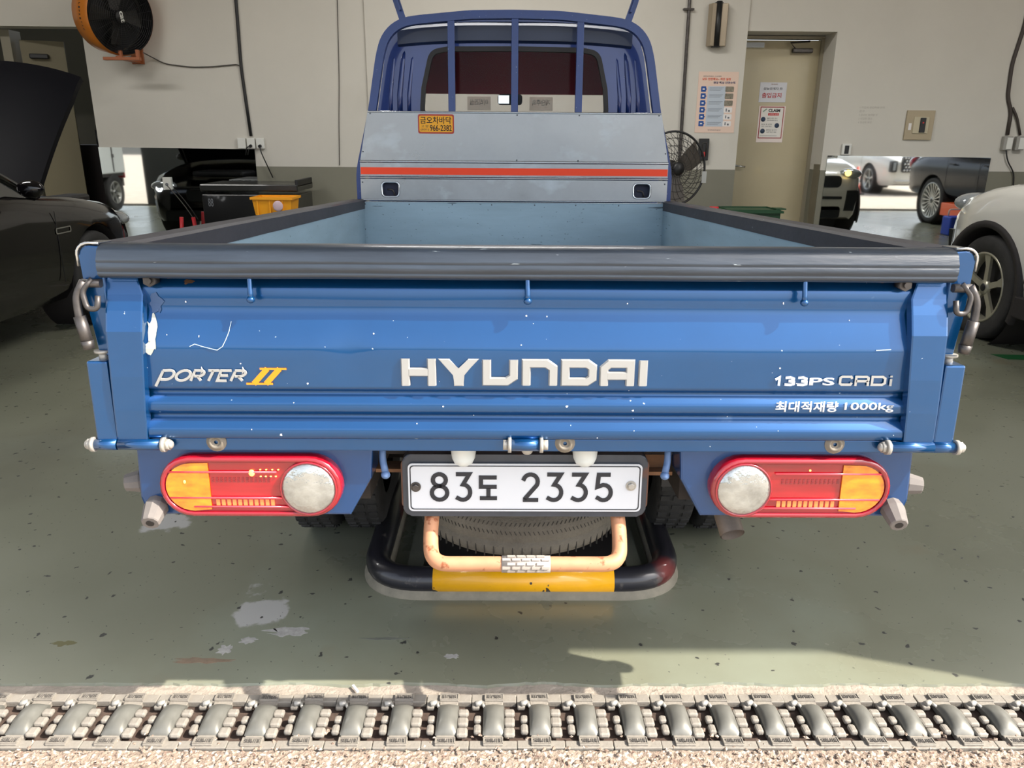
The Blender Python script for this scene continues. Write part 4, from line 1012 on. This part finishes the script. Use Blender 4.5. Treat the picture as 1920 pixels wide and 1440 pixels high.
# cars seen in the polished panels: black estate on lift, white SUV outside, box truck
est = car('estate_car', 'black car with many-spoked wheels over the orange lift arm', (8.15, 6.35, .02), 0, 4.9, 1.9, 1.7, mat('black_estate_paint', (6, 6, 9), .25, 0, .1, spec=.25), 1.13, 1.12, 'suv', .37, .29, 20, alloy, .95, 3.85, zs=.44)
for s in (-1, 1): MB().ell((s*.78, -4.78, .95), (.12, .12, .12), 14, 8).obj('tail_lamp', red_rim, est)
out = car('outdoor_car', 'white utility car parked outside with mesh grille and upright lamps', (10.65, -4.5, -.01), 0, 4.9, 1.9, 1.75, wht_car, 1.12, 1.12, 'suv', .37, .27, 5, alloy, .92, 3.8, zs=.25)
g_ = MB().prism(rrect(-.52, .52, .58, .98, .05), -.05, .03, bev=.01).obj('grille', grille_m, out)
q = MB()
for i in range(-6, 7):
    for j in range(5): q.ell((i*.075+(.037 if j % 2 else 0), .03, .63+j*.075), (.028, .01, .026), 6, 4)
q.obj('grille_mesh', chrome, out)
for s in (-1, 1):
    MB().prism(rrect(s*.70-.08, s*.70+.08, .58, .86, .03), -.12, .0, bev=.008).obj('headlamp', grille_m, out)
    MB().box((s*.70, .006, .72), (.07, .02, .2), bev=.01).obj('headlamp_lens', headl, out)
MB().box((0, .0, .36), (1.3, .06, .05), bev=.01).obj('skid_trim', chrome, out)
# lift
lf = thing('car_lift', 'orange lift arms under the black car with many-spoked wheels', 'car lift', (8.2, 4.0, 0))
for s in (-1, 1):
    MB().box((s*1.0, .2, .30), (.22, 2.2, .20), bev=.01).obj('lift_runner', orange_lift, lf)
    MB().box((s*.95, -.55, .09), (.30, .30, .18), bev=.02).obj('lift_foot', blk_clad, lf)
    MB().box((s*.95, .95, .09), (.30, .30, .18), bev=.02).obj('lift_foot', blk_clad, lf)
tb = thing('tool_bin', 'blue plastic bin on the floor in front of the lift', 'bin', (6.75, 4.2, 0))
MB().box((0, 0, .14), (.30, .24, .28), bev=.02).obj('bin_body', bluep, tb)
MB().tube(fillet([(-.13, 0, .26), (-.13, 0, .38), (.13, 0, .38), (.13, 0, .26)], .03), .01, 8).obj('handle', plastic_w, tb)
cn = thing('traffic_cone', 'orange traffic cone standing outside by the white utility car', 'cone', (9.2, -4.9, -.01))
MB().lathe([(.14, .03), (.11, .08), (.03, .70), (0, .70)], (0, 0, 0), 'Z', 20).obj('cone_body', conem, cn)
MB().lathe([(.083, .30), (.068, .42)], (0, 0, .0), 'Z', 20).obj('white_band', plastic_w, cn); MB().box((0, 0, .02), (.36, .36, .03), bev=.01).obj('base', plastic_b, cn)
bt = thing('box_truck', 'white box truck parked beyond the black saloon, seen in the left panel', 'truck', (-8.1, .75, 0))
MB().box((0, 1.6, 1.50), (1.8, 3.2, 1.66), bev=.02).obj('cargo_box', mat('box_white', (222, 226, 222), .4), bt)
MB().box((0, 1.6, .65), (1.74, 3.1, .07)).box((0, .05, .5), (1.7, .08, .14)).obj('chassis', under, bt)
MB().box((0, -.012, 1.5), (.02, .02, 1.5)).box((.12, -.012, 1.3), (.03, .02, 1.1)).box((-.12, -.012, 1.3), (.03, .02, 1.1)).obj('door_bar', steel, bt)
MB().box((.905, .45, 1.5), (.01, .03, 1.6)).box((.905, .65, 1.35), (.02, .10, .03)).box((.905, .44, .98), (.02, .07, .06)).obj('side_latch', steel, bt)
for s in (-1, 1):
    wheel(bt, (s*.78, .42, .33), .33, .20, .2, 6, alloy, s, tread=False); wheel(bt, (s*.78, 3.4, .33), .33, .20, .2, 6, alloy, s, tread=False)
    MB().box((s*.78, -.0, .62), (.2, .03, .1), bev=.01).obj('tail_lamp', red_l, bt)
MB().box((0, 4.0, 1.15), (1.75, 1.4, 1.3), bev=.12).obj('cab', MATS['box_white'], bt)

# ================================================================== WALL FITTINGS
fy_ = WY
ml = tag(MB().prism([(-4.398, .0), (-2.727, .0), (-2.727, 1.214), (-4.405, 1.224)], WY-.012, WY-.004).obj('mirror_panel', mirror_m), 'long polished steel panel on the wall at left behind the black freezer', 'mirror panel')
mr_ = tag(MB().prism([(3.487, .0), (5.277, .0), (5.277, 1.184), (3.487, 1.194)], WY-.012, WY-.004).obj('mirror_panel', mirror_m), 'polished steel panel on the wall right of the beige door', 'mirror panel')
# warehouse fan on the wall
yf = thing('drum_fan', 'yellow and black drum fan high on the left wall', 'fan', (-3.80, 6.78, 2.455), 0)
ax = Vector((.84, -.52, -.15)).normalized(); ux = Vector((0, 0, 1)).cross(ax).normalized(); uz = ax.cross(ux)
AX = (ax, ux, uz); rr = .36
MB().lathe([(rr*.96, .03), (rr, .0), (rr*.99, -.10), (rr*.97, -.21), (rr*.90, -.22)], (0, 0, 0), AX, 48).obj('fan_drum', fan_y, yf)
MB().lathe([(rr*.96, .025), (rr*.94, -.18)], (0, 0, 0), AX, 48).obj('drum_lining', plastic_b, yf)
MB().lathe([(rr*.92, -.16), (.0, -.16)], (0, 0, 0), AX, 32).obj('fan_back', plastic_b, yf)
q = MB()
for r_ in np.linspace(.06, rr*.95, 15): q.tube([ax*(.015+.02*(1-r_/rr))+(ux*math.cos(a)+uz*math.sin(a))*r_ for a in np.linspace(0, 2*PI, 37)[:-1]], .0022, 4, close=True)
for k in range(24):
    a = 2*PI*k/24; d_ = ux*math.cos(a)+uz*math.sin(a); q.tube([ax*.03+d_*.05, ax*.012+d_*rr*.95], .0025, 4)
q.obj('fan_grille', plastic_b, yf)
q = MB()
for k in range(4):
    a = 2*PI*k/4; d_ = ux*math.cos(a)+uz*math.sin(a); e_ = ux*-math.sin(a)+uz*math.cos(a)
    q.grid([[ax*-.06+d_*.05-e_*.03, ax*-.09+d_*.05+e_*.03], [ax*-.04+d_*.26-e_*.08, ax*-.11+d_*.26+e_*.08]])
q.obj('fan_blade', mat('grey_blade', (70, 68, 66), .4, .5), yf)
MB().lathe([(.06, .02), (.055, .035), (0, .038)], (0, 0, 0), AX, 24).obj('fan_hub', plastic_b, yf)
lg = text('cat', (-.05, .05, -.022, .022), 0, 'fan_badge', plastic_w, yf, bold=.03)
Mx = Matrix((ux, -ax, uz)).transposed().to_4x4()@Matrix.Rotation(R(78), 4, 'Y'); lg.matrix_local = Matrix.Translation(ax*.042)@Mx
# drum lettering along the shell
st_ = 'CATERPILLAR'
for i, ch in enumerate(st_):
    a = R(206-i*5.2); d_ = ux*math.cos(a)*-1+uz*math.sin(a); d_ = (ux*math.cos(a)+uz*math.sin(a))
    tg = (ux*-math.sin(a)+uz*math.cos(a))
    o = text(ch, (-.009, .009, -.012, .012), 0, 'drum_letter', black_print, yf, bold=.02)
    M3 = Matrix((tg, -d_, ax)).transposed().to_4x4(); o.matrix_local = Matrix.Translation(d_*(rr*.992+.001)-ax*.075)@M3
bx = MB(); bx.box((-.02, -.02, -.385), (.36, .05, .03), bev=.004); bx.box((.13, 0, -.345), (.03, .03, .09)); bx.box((-.04, .0, -.35), (.03, .03, .08)); bx.box((-.05, .20, -.375), (.06, .45, .03)); bx.box((-.05, .40, -.2), (.12, .03, .4))
bx.obj('fan_bracket', fan_or, yf)
# cables on the left wall
def cord(pts, r, m, name, label, cat='cable'):
    return tag(MB().tube(fillet(pts, .08, 4), r, 8).obj(name, m), label, cat)
W1 = WY-.012
cord([(-2.79, W1, 4.2), (-2.785, W1, 3.4), (-2.779, W1, 2.67), (-2.790, W1, 2.04), (-2.775, W1, 1.75), (-2.752, W1, 1.35)], .017, plastic_b, 'power_cable', 'thick black cable bundle running down the left wall to the sockets')
cord([(-3.62, 6.80, 2.13), (-3.70, W1, 2.12), (-3.58, W1, 2.06), (-3.31, W1, 2.030), (-3.08, W1, 2.037), (-2.83, W1, 2.062), (-2.79, W1-.015, 2.04)], .006, mat('grey_cord', (70, 66, 62), .6), 'fan_cord', 'thin grey cord hanging from the yellow drum fan to the black cable')
cord([(-1.745, W1, 4.2), (-1.745, W1, 2.68), (-1.772, W1, 1.92), (-1.80, W1, 1.5), (-1.822, W1, 1.053)], .004, MATS['grey_cord'], 'thin_wire', 'thin wire running down the wall left of the truck guard frame')
so = thing('socket_strip', 'row of white sockets below the thick black cable at left', 'socket', (-2.755, WY, 1.275))
for x in (-.10, .0, .10):
    p_ = MB().box((x, -.02, 0), (.085, .035, .11), bev=.005).obj('socket_plate', plastic_w, so)
    if x >= 0:
        for z in (-.025, .025): MB().lathe([(.018, -.0375), (.018, -.034), (.0, -.034)], (x, 0, z), 'Y', 16).obj('socket_hole', print_grey, p_)
MB().cyl((.1, -.03, -.025), (.1, -.07, -.03), .016, n=12).cyl((.0, -.03, -.025), (.0, -.065, -.03), .016, n=12).tube(fillet([(.0, -.06, -.03), (-.04, -.06, -.04), (-.06, -.05, -.12)], .03), .006, 6).obj('plug', plastic_b, so)
cord([(-2.655, W1-.05, 1.24), (-2.64, W1-.06, 1.18), (-2.55, W1-.02, .92)], .006, plastic_b, 'plug_cord', 'short black cord from the left sockets down behind the freezer')
for x, z in ((-3.705, .85),):
    s2_ = thing('wall_socket', 'single white socket mounted on the left polished panel', 'socket', (x, WY-.012, z))
    MB().box((0, -.015, 0), (.085, .03, .13), bev=.004).obj('socket_plate', plastic_w, s2_); MB().lathe([(.018, -.032), (0, -.032)], (0, 0, -.01), 'Y', 14).obj('socket_hole', print_grey, s2_)
cord([(-3.70, W1-.04, .83), (-3.62, W1-.05, .74), (-3.52, W1-.05, .60), (-3.44, W1-.05, .46)], .005, MATS['grey_cord'], 'charger_cord', 'thin grey cord hanging from the single socket to the red stand')
jb = thing('red_stand', 'red metal stand on the floor before the left polished panel', 'stand', (-3.42, 6.88, 0))
MB().tube([(-.10, 0, 0), (-.055, 0, .52)], .022, 8).tube([(.12, 0, 0), (.07, 0, .52)], .022, 8).tube([(-.07, 0, .33), (.08, 0, .33)], .018, 8).obj('stand_frame', redp, jb)
# black freezer and yellow crate
fz = thing('chest_freezer', 'black chest freezer against the wall at left', 'freezer', (-2.59, 6.76, -.03))
MB().box((0, 0, .43), (.96, .62, .78), bev=.01).obj('freezer_body', mat('black_gloss_body', (12, 12, 13), .3, 0, .5), fz)
MB().box((0, 0, .885), (.98, .64, .07), bev=.012).obj('freezer_lid', mat('black_lid', (26, 26, 24), .35, 0, .4), fz)
MB().box((.475, .0, .93), (.03, .60, .07), bev=.005).obj('side_rail', plastic_b, fz)
text('88', (-.42, -.37, .70, .78), -.312, 'price_sticker', print_grey, fz)
cr = thing('parts_crate', 'yellow plastic crate with rag beside the black freezer', 'crate', (-2.27, 6.25, .0))
q = MB()
CW, CD, CH = .38, .30, .17; z0 = .62
q.box((0, 0, z0+.006), (CW-.05, CD-.04, .012))
for s in (-1, 1):
    q.grid([[(-CW/2+.02, s*(CD/2-.02), z0), (CW/2-.02, s*(CD/2-.02), z0)], [(-CW/2, s*CD/2, z0+CH), (CW/2, s*CD/2, z0+CH)]], smooth=False)
    q.grid([[(s*(CW/2-.02), -CD/2+.02, z0), (s*(CW/2-.02), CD/2-.02, z0)], [(s*CW/2, -CD/2, z0+CH), (s*CW/2, CD/2, z0+CH)]], smooth=False)
    q.box((0, s*(CD/2+.004), z0+CH-.01), (CW+.03, .018, .022)); q.box((s*(CW/2+.004), 0, z0+CH-.01), (.018, CD+.03, .022))
for x in (-.14, -.02, .10): q.box((x, -CD/2+.005, z0+CH/2), (.012, .012, CH))
q.obj('crate_body', crate_m, cr)
MB().ell((.06, -CD/2-.01, z0+.09), (.05, .012, .05), 14, 8).obj('rag', mat('pink_rag', (205, 180, 190), .9), cr)
MB().box((0, 0, .30), (.40, .26, .6), bev=.01).obj('crate_base', plastic_b, cr, label='black box under the crate')
# right part of the wall
cord([(1.848, WY-.05, 4.2), (1.855, WY-.05, 2.4), (1.868, WY-.05, 1.0), (1.868, WY-.05, .1)], .017, steel, 'wall_pipe', 'thin grey steel pipe running up the wall behind the truck', 'pipe')
tag(MB().box((1.85, WY-.05, 2.62), (.11, .05, .02), bev=.004).obj('pipe_clamp', steel), 'small steel clamp holding the pipe near the top of the wall', 'clamp')
wl = thing('wall_heater_lamp', 'upright wall lamp with dark tube between pale reflectors', 'lamp', (2.15, WY-.03, 2.27))
MB().box((-.055, -.05, .20), (.06, .08, .40), Matrix.Rotation(R(20), 3, 'Z'), .004).box((.065, -.05, .20), (.07, .08, .40), Matrix.Rotation(R(-20), 3, 'Z'), .004).obj('reflector', mat('bronze_reflector', (168, 154, 134), .35, .5), wl)
MB().tube([(0, -.075, .0), (0, -.075, .42)], .030, 12).box((0, -.05, .2), (.08, .05, .42)).obj('lamp_tube', plastic_b, wl)
def sheet(name, label, x0, x1, z0, z1, y, m, rotz=0): return thing(name, label, 'poster', (x0, y, z0)), x1-x0, z1-z0
WP = WY-.031
po, pw, ph = sheet('safety_poster', 'pink safety poster with six blue step icons beside the door', 2.01, 2.432, 1.42, 2.03, WP, paper_p)
box('poster_sheet', paper_p, (pw/2, -.002, ph/2), (pw, .003, ph), po)
box('poster_panel', paper_b, (pw*.48, -.004, ph*.435), (pw*.45, .001, ph*.66), po)
text('안전보건공단, 사고예방', (.05, .24, ph-.052, ph-.038), -.0045, 'poster_text', print_grey, po)
text('모두 안전해요~ 작은 실천', (.04, .34, ph-.085, ph-.060), -.0045, 'poster_text', mat('print_orange', (226, 84, 52), .7), po, bold=.02)
text('현장 핵심 안전수칙', (.16, .39, ph-.120, ph-.095), -.0045, 'poster_text', mat('print_navy', (60, 72, 120), .7), po, bold=.02)
for k in range(6):
    z = ph-.172-k*.069
    MB().prism(rrect(.035, .088, z-.027, z+.027, .006, 3), -.004, -.0055).prism([(.086, z-.01), (.099, z), (.086, z+.01)], -.004, -.0055).obj('step_icon', printb, po)
    box('icon_mark', paper_w, (.062, -.006, z), (.022, .001, .014), po)
    q = MB()
    for j in range(3): q.box((.20-.008*j, -.0052, z+.014-.012*j), (.15-.016*j, .001, .0028))
    q.obj('text_line', print_grey, po)
    MB().prism(rrect(.292, .382, z-.027, z+.027, .008, 3), -.004, -.0055).obj('step_photo', photo_a if k < 3 else paper_w, po)
    if k >= 3: MB().box((.32, -.006, z), (.012, .001, .03)).box((.35, -.006, z-.008), (.02, .001, .018)).obj('step_figure', print_grey, po)
text('안전보건공단', (.14, .28, .022, .034), -.0045, 'poster_text', print_grey, po)
WD = WY+.349
n1 = thing('no_entry_notice', 'white paper notice with red lettering on the beige door', 'notice', (2.785, WD, 1.750))
NS = 1.0
box('notice_sheet', mat('notice_white', (206, 206, 212), .7), (.148, -.002, .102), (.297, .003, .206), n1)
text('성능점검장', (.12, .19, .180, .192), -.0045, 'notice_text', mat('print_brown', (150, 90, 60), .7), n1)
text('성능관계자 外', (.04, .255, .125, .155), -.0045, 'notice_text', print_grey, n1, bold=.01)
text('출입금지', (.03, .245, .045, .098), -.0045, 'notice_text', red_print, n1, bold=.012)
n2 = thing('claim_notice', 'red framed claim notice sheet below the white no entry paper', 'notice', (2.800, WD, 1.335))
box('notice_sheet', mat('notice_pale', (226, 212, 206), .7), (.147, -.002, .182), (.295, .003, .386), n2)
box('red_border', mat('print_dark_red', (150, 40, 44), .7), (.147, -.004, .200), (.265, .001, .335), n2)
box('inner_sheet', mat('notice_inner', (224, 220, 214), .7), (.147, -.005, .200), (.247, .001, .317), n2)
text('CLAIM', (.105, .235, .312, .345), -.006, 'notice_text', black_print, n2, bold=.04)
strokes([[(0, 0), (1, 1)]], .012, -.0055, -.0065, 'pencil_mark', mat('print_green', (120, 150, 130), .7), n2, .045, .315, .04, .03)
box('red_banner', red_print, (.165, -.006, .288), (.12, .001, .026), n2)
text('고객의 소리', (.115, .215, .280, .296), -.0068, 'notice_text', paper_w, n2)
for (cx, cz), (tx, s1, s2) in (((.055, .235), (.10, '불편사항 접수', '관리자에게 문의')), ((.215, .17), (.04, '점검 후 문의', '사진 기록 확인')), ((.06, .11), (.10, '클레임 접수처', '상담실'))):
    MB().lathe([(.026, 0), (.026, -.001), (0, -.001)], (cx, -.0055, cz), 'Y', 20).obj('round_picture', mat('print_slate', (50, 66, 90), .7, var=.5, vscale=60), n2)
    text(s1, (tx, tx+.115, cz+.006, cz+.018), -.006, 'notice_text', black_print, n2); text(s2, (tx, tx+.115, cz-.016, cz-.004), -.006, 'notice_text', black_print, n2)
box('foot_line', print_grey, (.13, -.006, .06), (.19, .001, .003), n2)
sg = thing('switch_box', 'black wall box with a clear tag left of the beige door', 'box', (2.115, WP, 1.138))
MB().box((0, -.025, .11), (.105, .05, .225), bev=.006).obj('box_body', plastic_b, sg)
MB().tube(fillet([(-.022, -.053, .04), (-.018, -.053, .18), (.025, -.053, .18), (.022, -.053, .04)], .01), .005, 6).obj('tag_loop', steel, sg)
MB().box((0, -.052, .06), (.03, .008, .05), bev=.003).obj('red_tag', red_print, sg)
# panel board, thermostat, handwriting
pb = thing('breaker_panel', 'beige breaker panel with dark switch on the right wall', 'panel', (4.432, WY, 1.514))
MB().box((0, -.012, 0), (.300, .022, .300), bev=.004).obj('cover_plate', mat('beige_panel', (168, 154, 128), .5), pb)
MB().box((.01, -.026, 0), (.165, .012, .17), bev=.003).obj('breaker_door', mat('beige_panel_light', (186, 176, 150), .5), pb)
MB().box((.025, -.036, 0), (.06, .012, .15), bev=.003).obj('breaker_switch', plastic_b, pb)
box('red_lamp', red_print, (.025, -.043, .025), (.015, .004, .015), pb)
box('panel_tag', paper_w, (-.105, -.025, -.015), (.03, .004, .07), pb)
th = thing('thermostat', 'small white thermostat above the right polished panel', 'thermostat', (3.678, WY, 1.26))
MB().box((0, -.015, 0), (.10, .028, .115), bev=.005).obj('thermostat_body', plastic_w, th); box('thermostat_screen', plastic_b, (0, -.031, -.003), (.045, .004, .085), th)
hw = thing('wall_writing', 'faint handwritten lines on the wall left of the breaker panel', 'writing', (3.77, WY-.001, 1.53))
hwm = mat('faint_pencil', (176, 172, 164), .8)
for k, (s1, wd_) in enumerate((('1 작업시 장갑착용 요망', .27), ('준수', .06), ('2 공구는 놓지말 것', .20), ('3 작업후 청소', .15), ('4 점검후 확인', .15))):
    text(s1, (.0, wd_, .15-k*.038, .172-k*.038), 0, 'text_line', hwm, hw)
for nm, x, lb in (('outlet_box', 5.405, 'left of the two grey outlet boxes at the far right of the wall'), ('outlet_box', 5.54, 'right of the two grey outlet boxes at the far right of the wall')):
    ob = thing(nm, lb, 'outlet', (x, WY, 1.335))
    MB().box((0, -.03, 0), (.095, .055, .145), bev=.006).obj('box_body', mat('grey_outlet', (150, 148, 142), .5), ob); MB().box((.012, -.062, 0), (.062, .012, .12), bev=.004).obj('cover', plastic_w, ob)
cord([(5.37, W1, 4.2), (5.365, W1, 2.5), (5.31, W1, 2.13), (5.33, W1, 1.80), (5.40, W1, 1.66), (5.405, W1, 1.42)], .020, mat('dark_conduit', (62, 54, 50), .6), 'wall_cable', 'thick dark cable curving down the right wall to the left outlet')
cord([(5.40, W1-.01, 1.70), (5.47, W1-.01, 1.60), (5.54, W1-.01, 1.42)], .013, MATS['dark_conduit'], 'branch_cable', 'short dark cable branching off to the right outlet')
cord([(5.405, W1-.03, 1.27), (5.45, W1-.02, 1.15), (5.563, W1-.01, 1.02), (5.60, W1-.01, .6)], .007, plastic_b, 'drop_cord', 'thin black cord dropping from the left outlet at far right')
# pedestal fan behind the truck
pf = thing('pedestal_fan', 'large black wire pedestal fan behind the truck at right', 'fan', (1.63, 6.35, 0))
fa_ = Vector((.32, -.94, .05)).normalized(); fu = Vector((0, 0, 1)).cross(fa_).normalized(); fz_ = fa_.cross(fu); c0 = Vector((0, -.05, 1.075)); RR = .35
q = MB(); q.tube([c0+(fu*math.cos(a)+fz_*math.sin(a))*RR for a in np.linspace(0, 2*PI, 61)[:-1]], .011, 8, close=True); q.obj('guard_rim', plastic_b, pf)
wire = mat('fan_wire', (58, 56, 54), .5, .4)
q = MB()
for s in (-1, 1):
    for r_ in (.08, .15, .22, .29, .345):
        q.tube([c0+fa_*s*(.10-.10*(r_/RR)**2)+(fu*math.cos(a)+fz_*math.sin(a))*r_ for a in np.linspace(0, 2*PI, 41)[:-1]], .0028, 4, close=True)
    for k in range(30):
        a0 = 2*PI*k/30; q.tube([c0+fa_*s*(.10-.10*(f)**2)+(fu*math.cos(a0+f*.9)+fz_*math.sin(a0+f*.9))*RR*f for f in (.15, .35, .55, .75, 1)], .0022, 4)
q.obj('wire_guard', wire, pf)
q = MB()
for k in range(3):
    a = 2*PI*k/3+.5; d_ = fu*math.cos(a)+fz_*math.sin(a); e_ = fu*-math.sin(a)+fz_*math.cos(a)
    q.grid([[c0+d_*.06-e_*.05-fa_*.02, c0+d_*.06+e_*.05+fa_*.02], [c0+d_*.18-e_*.12-fa_*.03, c0+d_*.18+e_*.10+fa_*.03], [c0+d_*.31-e_*.10-fa_*.02, c0+d_*.31+e_*.13+fa_*.03]])
    q.obj('fan_blade', mat('grey_fan_blade', (96, 90, 84), .4, .3), pf) if k == 2 else None
MB().lathe([(.0, .12), (.05, .115), (.065, .09), (.06, .0)], c0, (fa_, fu, fz_), 24).obj('hub_badge', plastic_b, pf)
MB().tube([c0-fa_*.22, c0-fa_*.05], .085, 20).obj('fan_motor', wire, pf)
MB().tube([(0, .1, .03), (0, .1, 1.0)], .024, 12).lathe([(.26, 0), (.26, .02), (.05, .05)], (0, .1, 0), 'Z', 32).obj('fan_stand', plastic_b, pf)
box('guard_label', mat('label_silver', (170, 172, 170), .5), c0+fu*-.335+fa_*-.02+fz_*-.10 if False else c0+Vector((.325, .08, -.08)), (.045, .006, .11), pf)
# green tray and red can behind the bed rail
tr = thing('green_tray', 'dark green plastic crate on the floor left of the beige door', 'crate', (2.42, 6.35, 0))
q = MB()
for s in (-1, 1):
    q.box((0, s*.20, .35), (.50, .015, .70)); q.box((s*.25, 0, .35), (.015, .40, .70))
q.box((0, 0, .68), (.56, .46, .02)); q.box((.27, -.1, .705), (.10, .14, .012)); q.obj('tray_body', greenp, tr)
rc = thing('red_canister', 'small red canister beside the green crate', 'canister', (2.06, 6.3, 0))
MB().cyl((0, 0, 0), (0, 0, .68), .075, n=20).cyl((0, 0, .68), (0, 0, .715), .045, n=16).obj('canister_body', redp, rc); box('canister_label', paper_w, (.02, -.06, .66), (.04, .04, .03), rc)
# passage door at far left with warning sign
pd = thing('passage_door', 'olive beige door standing ajar in the dark passage at left', 'door', (-5.22, 7.50, 0), R(20))
MB().box((.20, 0, 1.155), (.42, .045, 2.31)).obj('door_leaf', mat('olive_door', (116, 108, 84), .6), pd)
MB().box((.16, -.05, 2.15), (.18, .06, .05), bev=.01).obj('door_closer', plastic_b, pd)
strokes([['c', (0, 0), (1, 0), (.5, 1)]], .02, -.024, -.027, 'warning_sign', mat('sign_yellow', (150, 120, 30), .6), pd, .22, 1.80, .13, .15)
strokes([[(.5, .3), (.5, .7)]], .02, -.024, -.028, 'warning_mark', black_print, pd, .22, 1.80, .13, .15)
sl = thing('passage_locker', 'dark cabinet pair standing inside the passage at left', 'cabinet', (-4.90, 8.0, 0))
MB().box((-.22, .0, .56), (.30, .4, 1.12), bev=.01).obj('cabinet_body', mat('dark_cabinet', (34, 30, 30), .3, 0, .5), sl); MB().box((.13, .05, .62), (.36, .4, 1.24), bev=.01).obj('cabinet_body', MATS['dark_cabinet'], sl)
MB().tube([(-.10, -.16, 1.1), (-.14, -.14, 1.40)], .022, 8).tube([(.16, -.12, 1.2), (.15, -.10, 1.40)], .022, 8).obj('tool_handle', plastic_b, sl)
MB().tube([(-.20, -.205, .9), (-.20, -.205, 1.02)], .01, 8).obj('cabinet_handle', chrome, sl)
struct(box('trim_3', mat('passage_jamb', (140, 134, 118), .6), (-5.32, WY+.3, 1.2), (.10, .2, 2.4)))

# ================================================================== CEILING LIGHTS
for i, (x, y, lb) in enumerate(((-5.0, 3.2, 'ceiling tube light over the black saloon'), (0.0, 4.6, 'ceiling tube light over the truck cab'), (5.0, 3.2, 'ceiling tube light over the white crossover'))):
    c_ = thing('tube_light', lb, 'light', (x, y, 4.02)); 
    MB().box((0, 0, .10), (1.7, .3, .16), bev=.01).obj('light_housing', plastic_w, c_)
    for s in (-1, 1): MB().tube([(-.8, s*.08, .0), (.8, s*.08, .0)], .016, 10).obj('light_tube', tube_on, c_)
    ld = bpy.data.lights.new('tube_area', 'AREA'); ld.shape = 'RECTANGLE'; ld.size = 2.4; ld.size_y = .5; ld.energy = CEIL_W; ld.color = (1.0, .98, .95)
    lo = bpy.data.objects.new('tube_area', ld); COL.objects.link(lo); lo.location = (x, y, 3.96)
